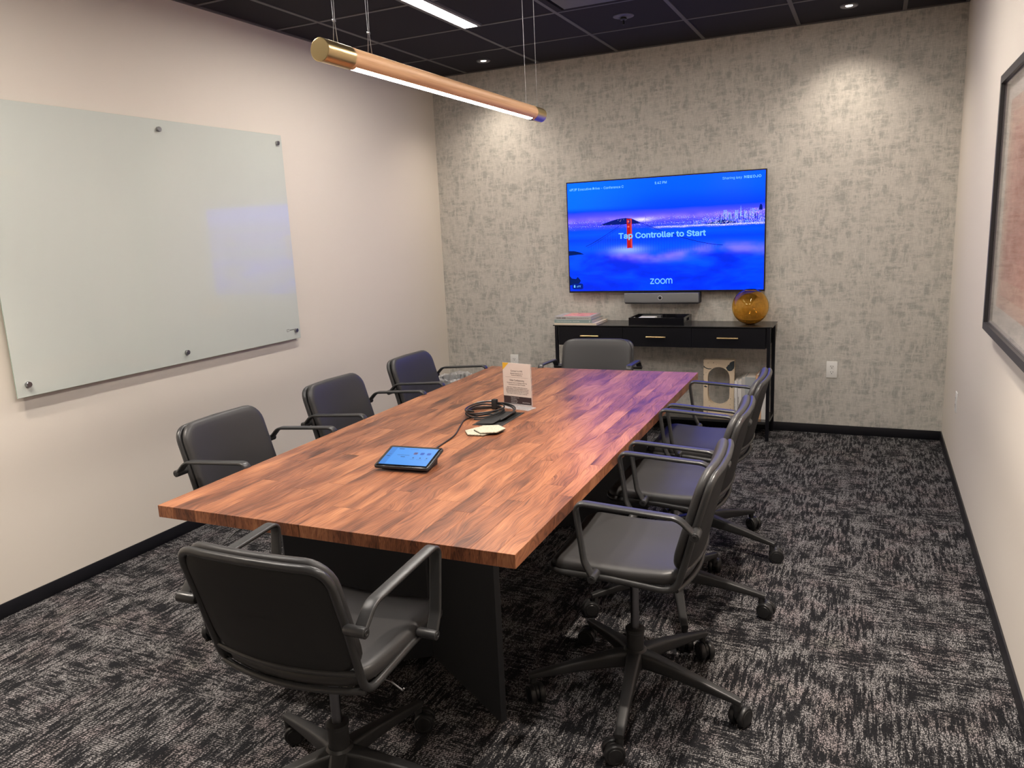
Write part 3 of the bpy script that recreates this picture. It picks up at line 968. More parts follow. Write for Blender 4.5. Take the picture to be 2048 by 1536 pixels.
    bm_box(bm, -0.19, 0.19, -0.075, -0.050, 0.430, 0.442, 0.003, 1)
    bm_box(bm, -0.19, 0.19, 0.035, 0.060, 0.430, 0.446, 0.003, 1)
    from_bm('tilt_mechanism', bm, m_plastic, root, smooth=True, sharp=40)
    tube('lever', fillet([(0.05, -0.06, 0.405), (0.20, -0.075, 0.400), (0.238, -0.080, 0.385), (0.242, -0.080, 0.392)], [0, 0.01, 0.002, 0], seg=3), 0.0024, m_chrome, root, seg=8)
    K = 0.975
    for o in list(root.children):                       # seat height: the body sits a little smaller and higher on the base
        o.data.transform(Matrix.Translation((0, 0, 0.0376)) @ Matrix.Scale(K, 4))
        for ch in o.children:
            ch.data.transform(Matrix.Translation((0, 0, 0.0376)) @ Matrix.Scale(K, 4))
    HX, HY = -0.018, -0.028
    lathe('gas_lift', [(0.0135, 0.23), (0.0135, 0.415)], m_gas, root, 20, (HX, HY, 0))
    lathe('lift_collar', [(0.028, 0.150), (0.0285, 0.222), (0.031, 0.224), (0.031, 0.234), (0.024, 0.237), (0.014, 0.237)], m_plastic, root, 24, (HX, HY, 0))
    lathe('base_hub', [(0.022, 0.098), (0.038, 0.106), (0.042, 0.138), (0.037, 0.160), (0.030, 0.166)], m_plastic, root, 24, (HX, HY, 0))
    legs = []
    for k in range(5):
        bm = bmesh.new()
        pts = [(0.018, 0, 0.134), (0.06, 0, 0.131), (0.13, 0, 0.122), (0.22, 0, 0.107), (0.310, 0, 0.0905), (0.347, 0, 0.0835)]
        scl = [(0.052, 0.056), (0.046, 0.052), (0.038, 0.043), (0.032, 0.032), (0.028, 0.022), (0.025, 0.017)]
        bm_sweep(bm, pts, rrect(1, 1, 0.22, 3), upv=(0, 1, 0), scales=scl)
        bm_lathe(bm, [(0.0115, 0.055), (0.0125, 0.084)], 14, (0.334, 0, 0))
        lg = from_bm('leg', bm, m_plastic, root, smooth=True, sharp=40)
        bm = bmesh.new()
        # castor: twin wheels with hood, trailing behind the stem
        for sgn in (-1, 1):
            pr = [(0.006, 0.0), (0.021, 0.001), (0.0225, 0.003), (0.0235, 0.002), (0.029, 0.003), (0.0315, 0.007), (0.0315, 0.018), (0.029, 0.021)]
            pr = [(r_, sgn * (0.0275 - h)) for r_, h in pr]
            bm_lathe(bm, pr, 24, (0.018, 0, 0.0315), 'Y')
        bm_lathe(bm, [(0.024, -0.0055), (0.0255, -0.004), (0.0255, 0.004), (0.024, 0.0055)], 20, (0.018, 0, 0.036), 'Y')
        bm_lathe(bm, [(0.010, 0.035), (0.011, 0.066)], 14, (0, 0, 0))
        ca = from_bm('castor', bm, m_wheel, lg, smooth=True, sharp=40)
        ca.location = (0.334, 0, 0)
        lg.location = (HX, HY, 0)
        legs.append((lg, ca))
    return root


def copy_tree(o, parent=None):
    c = o.copy(); C.objects.link(c); c.parent = parent
    for ch in list(o.children):
        copy_tree(ch, c)
    return c


D = math.degrees
CH = [
    ('near_right', (-1.152, -3.388, 1.619), -10.0, 'black office chair nearest the camera on the right long side of the table', 'k'),
    ('mid_right', (-1.176, -2.721, 1.608), 1.0, 'middle black office chair of the three on the right long side of the table', 'k'),
    ('far_right', (-1.184, -2.097, 1.590), -15.0, 'farthest black office chair on the right long side, nearest the upright books', 'k'),
    ('near_end', (-1.725, -4.146, 0.020), 12.0, 'black office chair in front at the near end of the table, seen from behind', None),
    ('near_left', (-2.593, -3.374, -1.553), -118.0, 'black office chair nearest the camera along the left wall side of the table', 'l'),
    ('mid_left', (-2.603, -2.621, -1.572), -20.0, 'middle black office chair of the three on the left wall side of the table', 'l'),
    ('far_left', (-2.620, -1.878, -1.562), 35.0, 'farthest black office chair on the left side, beside the wire waste basket', 'l'),
    ('far_end', (-1.965, -1.43, 3.239), 50.0, 'black office chair at the far end of the table, before the black console', None)]
proto = make_chair()
copies = [proto] + [copy_tree(proto) for _ in range(7)]
rs = random.Random(11)
for (nm, (x, y, a), ph, lb, g_), c in zip(CH, copies):
    c.location = (-0.4625 + 0.975 * (x + 0.4625), -5.667 + 0.975 * (y + 5.667), 0); c.rotation_euler = (0, 0, a)
    c['label'] = lb; c['category'] = 'chair'; c['group'] = 'chairs around the conference table'
    k = 0
    for ch in c.children:
        if ch.name.split('.')[0] == 'leg':
            ch.rotation_euler = (0, 0, math.radians(ph + 72 * k) - a)
            for ca in ch.children:
                ca.rotation_euler = (0, 0, rs.uniform(-2.6, 2.6) if nm != 'near_right' else (1.3, -2.0, 0.9, 1.9, -1.2)[k])
            k += 1


# ------------------------------------------------------------------ marker board
BX = -W + 0.029
bd = thing('glass_marker_board', 'large pale green glass marker board on the left wall', 'whiteboard', (BX, -2.788, 1.5079))
hy, hz = 0.8957, 0.6046
bm = bmesh.new(); bm_box(bm, 0.0, 0.006, -hy, hy, -hz, hz, 0.0008, 1)
from_bm('glass_panel', bm, m_board, bd)
bm = bmesh.new()
for a0, a1, b0, b1 in ((-hy, hy, hz, hz + 0.0004), (-hy, hy, -hz - 0.0004, -hz), (hy, hy + 0.0004, -hz, hz), (-hy - 0.0004, -hy, -hz, hz)):
    bm_box(bm, 0.001, 0.005, a0, a1, b0, b1)
from_bm('glass_edge', bm, m_boardedge, bd)
for yy in (-2.788 - 0.846, -2.785, -1.935):
    for zz in (2.066, 0.955):
        lathe('standoff', [(0.008, -0.0285), (0.008, 0.0)], m_chrome, bd, 14, (0, yy + 2.788, zz - 1.5079), 'X')
        lathe('standoff_cap', [(0.0125, 0.006), (0.0125, 0.019), (0.011, 0.021), (0.0005, 0.021)], m_chrome, bd, 20, (0, yy + 2.788, zz - 1.5079), 'X')
bm = bmesh.new()
ly, lz = 0.775, -0.5535
for a0, a1, b0, b1 in ((0, 0.022, 0, 0.002), (0, 0.022, 0.012, 0.014), (0, 0.002, 0, 0.014), (0.020, 0.022, 0.004, 0.014)):
    bm_box(bm, 0.006, 0.0064, ly + a0, ly + a1, lz + b0, lz + b1)
for k in range(7):
    bm_box(bm, 0.006, 0.0064, ly + 0.028 + k * 0.0055, ly + 0.0315 + k * 0.0055, lz + 0.004, lz + 0.010)
from_bm('printed_mark', bm, m_ink, bd)

# ------------------------------------------------------------------ television
TVX0, TVX1, TVZ0, TVZ1, TVY = -2.5757, -1.1320, 1.0059, 1.8297, -0.072
tv = thing('television', 'large wall television showing a bridge in blue fog, on the patterned wall', 'television', (TVX0, TVY, TVZ0))
tw, th = TVX1 - TVX0, TVZ1 - TVZ0
box('tv_body', 0, tw, 0.0, 0.022, 0, th, m_tvbody, tv, 0.002, 1)
box('tv_back', 0.25, tw - 0.25, 0.022, 0.045, 0.10, th - 0.15, m_tvbody, tv, 0.004, 1)
box('wall_bracket', tw / 2 - 0.2, tw / 2 + 0.2, 0.045, 0.072, 0.25, 0.6, m_blackmetal, tv)
SX0, SZ0, SW, SH = 0.009, 0.013, tw - 0.018, th - 0.022
TVS = 1.06
m_screen = mat('tv_picture', (0, 0, 0), 0.2, spec=0.12)
g = NG(m_screen)
uv = g.coord('UV'); s3 = g.sep(uv); u_, v_ = s3[0], s3[1]
fogn = g.noise(g.mapping(uv, (2.2, 3.6, 1)), 1.6, 5, 0.55, 0.35)
fog2 = g.noise(g.mapping(uv, (5, 14, 1), (4, 2, 0)), 1.0, 4, 0.6)
lowv = g.math('ADD', v_, g.math('MULTIPLY', g.math('SUBTRACT', fog2, 0.5), 0.03))
col = g.ramp(lowv, [(0.0, (0.0, 0.050, 0.92)), (0.20, (0.0, 0.06, 0.98)), (0.34, (0.002, 0.105, 1.0)), (0.40, (0.0, 0.080, 0.86)), (0.47, (0.0, 0.045, 0.70)), (0.52, (0.0, 0.075, 0.88)), (0.56, (0.0, 0.060, 0.80)),
                    (0.60, (0.045, 0.055, 0.85)), (0.66, (0.10, 0.075, 0.95)), (0.712, (0.035, 0.055, 0.85)), (0.735, (0.0, 0.045, 0.72)), (0.78, (0.0, 0.055, 0.88)), (0.88, (0.0, 0.088, 1.0)), (1.0, (0.0, 0.10, 1.0))])
# slow light and dark folds in the fog
fold = g.smooth(fogn, 0.36, 0.66)
low = g.math('SUBTRACT', 1.0, g.smooth(v_, 0.30, 0.42))
col = g.mix(g.math('MULTIPLY', low, g.math('SUBTRACT', 1.0, fold)), col, (0.0, 0.020, 0.66))
# left side of the sky is lighter
sky = g.math('MULTIPLY', g.smooth(v_, 0.72, 0.78), g.math('SUBTRACT', 1.0, g.smooth(u_, 0.0, 0.55)))
col = g.mix(g.math('MULTIPLY', sky, 0.75), col, (0.0, 0.155, 1.0))
# fog crest glow: line v = f(u)
crest = g.math('ADD', 0.335, g.math('MULTIPLY', g.math('SINE', g.math('ADD', g.math('MULTIPLY', u_, 8.0), 1.1)), 0.035))
crest = g.math('ADD', crest, g.math('MULTIPLY', g.math('SUBTRACT', fog2, 0.5), 0.05))
dv = g.math('SUBTRACT', v_, crest)
band = g.math('POWER', 2.718, g.math('MULTIPLY', g.math('MULTIPLY', dv, dv), -750.0))
um = g.math('MULTIPLY', g.math('MULTIPLY', g.smooth(u_, 0.13, 0.25), g.smooth(g.noise(g.mapping(uv, (6, 4, 1)), 1.0, 3), 0.3, 0.62)), 0.55)
col = g.mix(g.math('MULTIPLY', band, um), col, (0.30, 0.20, 1.0))
du = g.math('SUBTRACT', u_, 0.325); dv2 = g.math('SUBTRACT', v_, 0.375)
gl_ = g.math('POWER', 2.718, g.math('ADD', g.math('MULTIPLY', g.math('MULTIPLY', du, du), -160.0), g.math('MULTIPLY', g.math('MULTIPLY', dv2, dv2), -1100.0)))
col = g.mix(g.math('MULTIPLY', gl_, 0.8), col, (0.28, 0.42, 1.0))
# pink haze over the horizon
hz_ = g.math('SUBTRACT', v_, 0.655)
haze = g.math('POWER', 2.718, g.math('MULTIPLY', g.math('MULTIPLY', hz_, hz_), -1700.0))
hn = g.noise(g.mapping(uv, (7, 3, 1)), 1.0, 2)
col = g.mix(g.math('MULTIPLY', haze, g.math('MULTIPLY', g.smooth(hn, 0.3, 0.7), 0.75)), col, (0.30, 0.20, 0.85))
du = g.math('SUBTRACT', u_, 0.40); dv2 = g.math('SUBTRACT', v_, 0.640)
gl_ = g.math('POWER', 2.718, g.math('ADD', g.math('MULTIPLY', g.math('MULTIPLY', du, du), -380.0), g.math('MULTIPLY', g.math('MULTIPLY', dv2, dv2), -3500.0)))
col = g.mix(g.math('MULTIPLY', gl_, 0.8), col, (0.9, 0.8, 1.0))
# city lights: sharp specks in the horizon band, denser right
lt = g.noise(g.mapping(uv, (260, 150, 1)), 1.0, 1, 0.8)
cl = g.noise(g.mapping(uv, (10, 26, 1), (1, 7, 0)), 1.0, 3, 0.6)
dens = g.math('ADD', 0.70, g.math('MULTIPLY', g.math('SUBTRACT', 0.56, cl), 0.42))
dens = g.math('SUBTRACT', dens, g.math('MULTIPLY', g.smooth(u_, 0.45, 0.95), 0.10))
topv = g.math('ADD', 0.655, g.math('MULTIPLY', g.smooth(u_, 0.66, 0.90), 0.030))
bandm = g.math('MULTIPLY', g.smooth(v_, 0.560, 0.575), g.math('SUBTRACT', 1.0, g.smooth(v_, topv, g.math('ADD', topv, 0.015))))
on = g.math('MULTIPLY', g.smooth(g.math('SUBTRACT', lt, dens), -0.06, 0.05), bandm)
lc = g.ramp(g.noise(uv, 60, 1), [(0.35, (0.20, 0.38, 1.0)), (0.5, (0.80, 0.80, 1.0)), (0.62, (0.85, 0.45, 0.85))])
col = g.mix(g.math('MULTIPLY', on, 0.95), col, lc)
# shore line of bright light under the city
sh = g.math('SUBTRACT', v_, g.math('ADD', 0.566, g.math('MULTIPLY', g.math('SUBTRACT', cl, 0.5), 0.03)))
shm = g.math('MULTIPLY', g.math('POWER', 2.718, g.math('MULTIPLY', g.math('MULTIPLY', sh, sh), -16000.0)), g.smooth(u_, 0.44, 0.5))
col = g.mix(g.math('MULTIPLY', shm, g.smooth(lt, 0.35, 0.6)), col, (0.8, 0.75, 1.0))
sc_ = g.new('ShaderNodeSeparateColor'); g.put(sc_.inputs[0], col)
b3 = g.math('MULTIPLY', g.math('POWER', sc_.outputs[2], 3.0), 2.4)      # the panel's blue is far brighter than the rest
cc_ = g.new('ShaderNodeCombineColor'); g.put(cc_.inputs[0], sc_.outputs[0]); g.put(cc_.inputs[1], sc_.outputs[1]); g.put(cc_.inputs[2], b3)
g.put(g.b.inputs['Emission Color'], cc_.outputs[0]); g.b.inputs['Emission Strength'].default_value = TVS
bm = bmesh.new()
fv = [bm.verts.new(p) for p in ((SX0, -0.0006, SZ0), (SX0 + SW, -0.0006, SZ0), (SX0 + SW, -0.0006, SZ0 + SH), (SX0, -0.0006, SZ0 + SH))]
f_ = bm.faces.new(fv); lay = bm.loops.layers.uv.new('UVMap')
for lp, q in zip(f_.loops, ((0, 0), (1, 0), (1, 1), (0, 1))): lp[lay].uv = q
me = bpy.data.meshes.new('screen'); bm.to_mesh(me); bm.free()
screen = link('screen', me, m_screen, tv)


def em(name, c, k=TVS): return mat(name, (0, 0, 0), 0.3, spec=0.1, emit=c, estr=k)


e_red = em('picture_red', (0.42, 0.010, 0.012)); e_red2 = em('picture_light_red', (0.72, 0.10, 0.09)); e_cable = em('picture_dark_blue', (0.002, 0.008, 0.16)); e_hill = em('picture_hill', (0.0, 0.008, 0.16))
e_text = em('picture_text', (0.17, 0.50, 1.1)); e_dark = em('picture_dark', (0.0, 0.010, 0.10)); e_bld = em('picture_building', (0.24, 0.46, 1.1)); e_bld2 = em('picture_building_pink', (0.60, 0.42, 0.95)); e_badge = em('picture_badge', (0.0, 0.012, 0.20))
SU = lambda u: SX0 + SW * u
SV = lambda v: SZ0 + SH * v


def flat(name, polys, y, m, parent=screen):
    bm = bmesh.new()
    for poly in polys:
        bm.faces.new([bm.verts.new((SU(u), y, SV(v))) for u, v in poly])
    me = bpy.data.meshes.new(name); bm.to_mesh(me); bm.free()
    return link(name, me, m, parent)


def strip(pts, w):
    out = []
    for (a, b), (c, d) in zip(pts, pts[1:]):
        L = math.hypot((c - a) * SW, (d - b) * SH); nx, ny = -(d - b) * SH / L * w / SW, (c - a) * SW / L * w / SH
        out.append([(a - nx, b - ny), (c - nx, d - ny), (c + nx, d + ny), (a + nx, b + ny)])
    return out


# hills
flat('pictured_hill', [[(0.17, 0.603), (0.20, 0.622), (0.235, 0.640), (0.27, 0.655), (0.315, 0.662), (0.345, 0.655), (0.37, 0.630), (0.395, 0.606)]], -0.0009, e_hill)
flat('pictured_hill', [[(0.715, 0.575), (0.75, 0.590), (0.79, 0.605), (0.83, 0.600), (0.86, 0.585), (0.885, 0.578), (0.80, 0.571)]], -0.0009, e_hill)
flat('pictured_rock', [[(0.0, 0.38), (0.03, 0.378), (0.06, 0.365), (0.085, 0.345), (0.05, 0.343), (0.0, 0.335)]], -0.0009, e_dark)
flat('pictured_rock', [[(0.0, 0.145), (0.012, 0.12), (0.035, 0.115), (0.045, 0.135), (0.062, 0.10), (0.055, 0.075), (0.03, 0.06), (0.0, 0.055)]], -0.0009, e_dark)
# bridge
def cat(u):
    if u < 0.333: t_ = (u - 0.095) / 0.238; return 0.417 + 0.235 * t_ ** 1.15
    t_ = (u - 0.345) / 0.46; return 0.390 + 0.262 * (1 - min(t_, 1)) ** 1.45
flat('pictured_cable', strip([(0.095 + 0.238 * k / 14, cat(0.095 + 0.238 * k / 14)) for k in range(15)], 0.0017) + strip([(0.105 + 0.228 * k / 14, cat(0.095 + 0.238 * k / 14) - 0.012) for k in range(15)], 0.0009)
     + strip([(0.345 + 0.46 * k / 20, cat(0.345 + 0.46 * k / 20)) for k in range(21)], 0.0019), -0.0010, e_cable)
hang = []
for k in range(15):
    u = 0.125 + k * 0.0132; hang += strip([(u, 0.385), (u, cat(u))], 0.0005)
for k in range(31):
    u = 0.360 + k * 0.0140; hang += strip([(u, 0.36 + 0.02 * math.sin(u * 9)), (u, cat(u))], 0.0004)
flat('pictured_hanger', hang, -0.0010, e_cable)['kind'] = 'stuff'
tower = [[(0.320, 0.388), (0.327, 0.388), (0.327, 0.655), (0.320, 0.655)], [(0.341, 0.388), (0.349, 0.388), (0.347, 0.655), (0.3395, 0.655)]]
for v0, v1 in ((0.640, 0.652), (0.598, 0.612), (0.555, 0.568), (0.505, 0.520), (0.40, 0.44)):
    tower.append([(0.3265, v0), (0.3410, v0), (0.3410, v1), (0.3265, v1)])
tower.append([(0.3265, 0.39), (0.341, 0.39), (0.341, 0.60), (0.3265, 0.60)])
flat('pictured_tower', tower, -0.0012, e_red)
flat('tower_highlight', [[(0.342, 0.39), (0.345, 0.39), (0.344, 0.65), (0.341, 0.65)], [(0.324, 0.62), (0.334, 0.62), (0.334, 0.635), (0.324, 0.635)], [(0.324, 0.575), (0.334, 0.575), (0.334, 0.59), (0.324, 0.59)]], -0.0013, e_red2)
# second bridge far away
flat('pictured_far_bridge', strip([(0.0, 0.606), (0.17, 0.612)], 0.0007) + strip([(0.40, 0.607), (0.42, 0.655), (0.47, 0.622), (0.55, 0.650), (0.60, 0.622), (0.66, 0.635)], 0.0006) + strip([(0.42, 0.600), (0.42, 0.668)], 0.0009) + strip([(0.55, 0.598), (0.55, 0.663)], 0.0009) + strip([(0.40, 0.612), (0.66, 0.604)], 0.0006), -0.0010, e_cable)
# skyline
rb_ = random.Random(3)
b1, b2, b3_ = [], [], []
for k in range(1500):
    if k < 900:
        u = 0.66 + 0.34 * rb_.random() ** 0.8
        topv_ = 0.60 + 0.085 * min(1, max(0, (u - 0.66) / 0.16)) * (0.6 + 0.4 * math.sin(u * 90) * math.sin(u * 37))
        v = 0.572 + (topv_ - 0.572) * rb_.random() ** 1.2
    else:
        u = rb_.random() * 0.68
        v = (0.600 + rb_.gauss(0, 0.006)) if rb_.random() < 0.5 else 0.628 + abs(rb_.gauss(0, 0.012)) + 0.01 * u
        if 0.20 < u < 0.36 and v < 0.655 and rb_.random() < 0.8: continue
    w_ = 0.0009 + rb_.random() * 0.0016; h_ = 0.0018 + rb_.random() * (0.007 if k < 900 else 0.002)
    q = [(u, v), (u + w_, v), (u + w_, v + h_), (u, v + h_)]
    t_ = rb_.random()
    (b1 if t_ < 0.5 else b2 if t_ < 0.78 or k >= 900 else b3_).append(q)
flat('pictured_city_shadow', b3_, -0.0011, e_hill)['kind'] = 'stuff'
b1 += [[(0.885, 0.63), (0.892, 0.63), (0.889, 0.722)], [(0.9315, 0.63), (0.935, 0.63), (0.9335, 0.705)]]
for u0, u1, vt in ((0.808, 0.823, 0.690), (0.862, 0.876, 0.683), (0.942, 0.951, 0.694), (0.905, 0.915, 0.675), (0.833, 0.842, 0.665)):
    for q in range(7):
        va = 0.612 + (vt - 0.612) * q / 7
        for w0, w1 in ((0.0, 0.25), (0.42, 0.6), (0.78, 1.0)):
            b1.append([(u0 + (u1 - u0) * w0, va), (u0 + (u1 - u0) * w1, va), (u0 + (u1 - u0) * w1, va + 0.0075), (u0 + (u1 - u0) * w0, va + 0.0075)])
flat('pictured_building', b1, -0.0010, e_bld)['kind'] = 'stuff'
flat('pictured_building', b2, -0.0011, e_bld2)['kind'] = 'stuff'
flat('pictured_dark_building', [[(0.972, 0.675), (0.990, 0.675), (0.988, 0.712), (0.983, 0.724), (0.977, 0.720), (0.974, 0.70)]] + [[(u, 0.60), (u + 0.003, 0.60), (u + 0.003, 0.65), (u, 0.65)] for u in [0.79, 0.81, 0.835, 0.85, 0.88, 0.90, 0.925, 0.955, 0.965]], -0.0012, e_hill)
# lettering
def tvt(s_, u, v, wu, size, align='LEFT', off=0.0, sp=1.0):
    text('screen_text', s_, size, e_text, screen, (SU(u), -0.0016, SV(v)), RX, align, wu * SW, sp, off, 3)
tvt('Tap Controller to Start', 0.4985, 0.478, 0.447, 0.056, 'CENTER', 0.0012)
tvt('4727 Executive Drive - Conference C', 0.012, 0.931, 0.294, 0.0245, off=0.0002)
tvt('1:42 PM', 0.467, 0.944, 0.060, 0.0245, off=0.0002)
tvt('Sharing key', 0.800, 0.944, 0.092, 0.0235)
tvt('NRKQJQ', 0.901, 0.944, 0.079, 0.0245, off=0.0005, sp=1.12)
flat('weather_badge', [[(0.013 + 0.061 * (0.5 + 0.5 * a / 0.5), 0.0445 + 0.054 * b) for a, b in outline(1.0, 1.0, 0.2, 4, 0)]], -0.0011, e_badge)
tvt('69°F', 0.038, 0.034, 0.022, 0.020)
flat('weather_icon', [[(0.022, 0.033), (0.030, 0.033), (0.030, 0.052), (0.027, 0.060), (0.022, 0.052)]], -0.0016, e_text)
# rounded wordmark drawn as tubes-flat strokes
zs = []
def arcpts(cx, cy, r, a0, a1, n=14): return [(cx + r * math.cos(math.radians(a0 + (a1 - a0) * k / n)), cy + r * math.sin(math.radians(a0 + (a1 - a0) * k / n))) for k in range(n + 1)]
def mstrip(pts, w):
    out = []
    for (a, b), (c, d) in zip(pts, pts[1:]):
        L = math.hypot(c - a, d - b) or 1; ex, ey = (c - a) / L * w * 0.35, (d - b) / L * w * 0.35; nx, ny = -(d - b) / L * w, (c - a) / L * w
        out.append([(a - ex - nx, b - ey - ny), (c + ex - nx, d + ey - ny), (c + ex + nx, d + ey + ny), (a - ex + nx, b - ey + ny)])
    return out
r_ = 0.0150
strokes = [[(-0.078, r_), (-0.054, r_), (-0.0775, -r_), (-0.052, -r_)], arcpts(-0.0290, 0, r_, 0, 360, 24), arcpts(0.0095, 0, r_, 0, 360, 24)]
strokes.append([(0.0335, -r_), (0.0335, 0.004)] + arcpts(0.0435, 0.005, 0.0100, 180, 0, 10) + [(0.0535, -r_)])
strokes.append([(0.0535, 0.004)] + arcpts(0.0635, 0.005, 0.0100, 180, 0, 10) + [(0.0735, -r_)])
bm = bmesh.new()
lx, lz_ = SU(0.4985), SV(0.083)
for st_ in strokes:
    for qd in mstrip(st_, 0.0029):
        bm.faces.new([bm.verts.new((lx + a * 1.05, -0.0016, lz_ + b * 1.12)) for a, b in qd])
me = bpy.data.meshes.new('wordmark'); bm.to_mesh(me); bm.free()
link('wordmark', me, e_text, screen)

# camera bar under the television
cb = thing('video_bar', 'grey fabric video conference bar with round camera under the television', 'camera bar', (-1.848, -0.135, 0.925))
bm = bmesh.new(); bm_box(bm, -0.272, 0.272, 0.012, 0.115, 0.0, 0.078, 0.006, 2)
from_bm('bar_body', bm, m_barbody, cb, smooth=True, sharp=40)
bm = bmesh.new(); bm_box(bm, -0.274, 0.274, 0.0, 0.016, 0.008, 0.080, 0.007, 3)
from_bm('bar_fabric', bm, m_barfab, cb, smooth=True, sharp=40)
lathe('camera_ring', [(0.0005, -0.003), (0.0115, -0.003), (0.013, -0.004), (0.0165, -0.003), (0.0170, 0.001)], m_silver, cb, 28, (-0.004, 0.0, 0.045), 'Y')
lathe('camera_lens', [(0.0005, -0.0055), (0.007, -0.005), (0.0110, -0.0032)], m_lens, cb, 24, (-0.004, 0.0, 0.045), 'Y')

# ------------------------------------------------------------------ console table
cs = thing('console_table', 'long black console with three drawers and brass pulls against the patterned wall', 'console table', (-1.832, -0.175, 0))
CX0, CX1, CY0, CY1 = -0.785, 0.784, -0.157, 0.160
box('table_top', CX0, CX1, CY0, CY1, 0.783, 0.7895, m_contop, cs, 0.001, 1)
for x in (CX0 + 0.012, CX1 - 0.034):
    for y in (CY0 + 0.005, CY1 - 0.028):
        box('leg', x, x + 0.022, y, y + 0.022, 0, 0.783, m_console, cs, 0.001, 1)
box('carcass', CX0 + 0.036, CX1 - 0.036, CY0 + 0.022, CY1 - 0.006, 0.642, 0.783, m_console, cs)
dw = (CX1 - CX0 - 0.084) / 3
for k in range(3):
    x = CX0 + 0.042 + k * dw
    d = box('drawer', x + 0.0012, x + dw - 0.0012, CY0 + 0.006, CY0 + 0.022, 0.640, 0.778, m_console, cs, 0.001, 1)
    cx = x + dw / 2
    bm = bmesh.new()
    bm_lathe(bm, [(0.0040, -0.071), (0.0058, -0.069), (0.0058, 0.069), (0.0040, 0.071)], 14, (cx, CY0 - 0.016, 0.712), 'X')
    for s in (-0.05, 0.05):
        bm_lathe(bm, [(0.0035, -0.016), (0.0035, 0.006)], 8, (cx + s, CY0, 0.712), 'Y')
    h = from_bm('pull', bm, m_brass, d, smooth=True, sharp=40); h['label'] = 'brass bar pull'
box('shelf', CX0 + 0.014, CX1 - 0.014, CY0 + 0.006, CY1 - 0.006, 0.118, 0.136, m_contop, cs, 0.001, 1)

# books lying on the console
CT = 0.7895


def book(name, label, x, y, z, w, d, h, cover, spine_text=None, rz=0.0, group=None, upright=False, ink=None, hard=0.0022):
    t = thing(name, label, 'book', (x, y, z), rz, group)
    if upright:                                         # spine faces -y; w thickness, d depth, h height
        bm = bmesh.new(); bm_box(bm, -w / 2, -w / 2 + hard, 0, d, 0, h); bm_box(bm, w / 2 - hard, w / 2, 0, d, 0, h); bm_box(bm, -w / 2 + hard, w / 2 - hard, 0, hard, 0, h)
        from_bm('cover', bm, cover, t)
        box('pages', -w / 2 + hard, w / 2 - hard, hard, d - 0.003, 0.002, h - 0.004, m_pages, t)
        if spine_text:
            text('spine_text', spine_text, min(0.012, w * 0.6), ink or m_ink, t, (-0.003, -0.0004, h * 0.12), (math.radians(90), math.radians(-90), 0), 'LEFT', res=1)
    else:
        bm = bmesh.new(); bm_box(bm, -w / 2, w / 2, 0, d, 0, hard); bm_box(bm, -w / 2, w / 2, 0, d, h - hard, h); bm_box(bm, -w / 2, w / 2, 0, hard, hard, h - hard)
        from_bm('cover', bm, cover, t)
        box('pages', -w / 2 + 0.002, w / 2 - 0.003, hard, d - 0.003, hard, h - hard, m_pages, t)
    return t


m_bcream = mat('cream_cover', (0.66, 0.56, 0.44), 0.6)
m_bteal = mat('teal_cover', (0.25, 0.325, 0.31), 0.55)
m_bgrey = mat('grey_cover', (0.45, 0.43, 0.41), 0.5)
t = book('book', 'thin cream book at the bottom of the stack on the console', -2.443, -0.322, CT, 0.330, 0.272, 0.0145, m_bcream, group='stack of books on the console')
t = book('book', 'dusty teal book in the middle of the stack on the console', -2.460, -0.320, CT + 0.0145, 0.296, 0.262, 0.0250, m_bteal, group='stack of books on the console')
text('spine_text', 'A Place  Notes on Rooms and Light   Selected Works', 0.012, m_paperw, t, (-0.13, -0.0005, 0.009), RX, 'LEFT', 0.18, res=1)
text('spine_text', 'P', 0.018, m_paperw, t, (0.125, -0.0005, 0.006), RX, 'LEFT', res=1)
t = book('book', 'grey book with pink photo cover on top of the stack on the console', -2.464, -0.318, CT + 0.0395, 0.288, 0.246, 0.0240, m_bgrey, group='stack of books on the console')
text('spine_text', 'HOUSES  WORKS', 0.011, m_ink, t, (-0.128, -0.0005, 0.008), RX, 'LEFT', 0.075, offset=0.0004, res=1)
text('spine_text', 'Photographs and other studies by the sea', 0.009, m_ink, t, (-0.045, -0.0005, 0.008), RX, 'LEFT', 0.17, res=1)
m_cov = mat('pink_photo_cover', (0.8, 0.3, 0.3), 0.35)
g = NG(m_cov); co = g.coord()
g.base(g.ramp(g.noise(g.mapping(co, (18, 30, 1)), 1.0, 3, 0.6, 0.6), [(0.30, (0.10, 0.05, 0.05)), (0.40, (0.72, 0.14, 0.18)), (0.52, (0.80, 0.32, 0.34)), (0.62, (0.85, 0.45, 0.22)), (0.72, (0.60, 0.50, 0.48))]))
box('cover_photo', -0.085, 0.120, 0.022, 0.222, 0.0240, 0.0244, m_cov, t)

# tray with things in it
tr = thing('tray', 'black lacquer tray with cut-out handles on the console', 'tray', (-1.842, -0.300, CT))
bm = bmesh.new()
tw_, td, thh = 0.398, 0.255, 0.054
bm_box(bm, -tw_ / 2, tw_ / 2, 0, td, 0, 0.006)
bm_box(bm, -tw_ / 2, tw_ / 2, 0, 0.008, 0.006, thh); bm_box(bm, -tw_ / 2, tw_ / 2, td - 0.008, td, 0.006, thh)
for s in (-1, 1):
    xa, xb = (s * tw_ / 2 - s * 0.008, s * tw_ / 2) if s > 0 else (-tw_ / 2, -tw_ / 2 + 0.008)
    bm_box(bm, xa, xb, 0.008, 0.085, 0.006, thh); bm_box(bm, xa, xb, 0.170, td - 0.008, 0.006, thh)
    bm_box(bm, xa, xb, 0.085, 0.170, 0.006, 0.022); bm_box(bm, xa, xb, 0.085, 0.170, 0.044, thh)
from_bm('tray_body', bm, m_lacquer, tr)
TZ1 = CT + 0.006
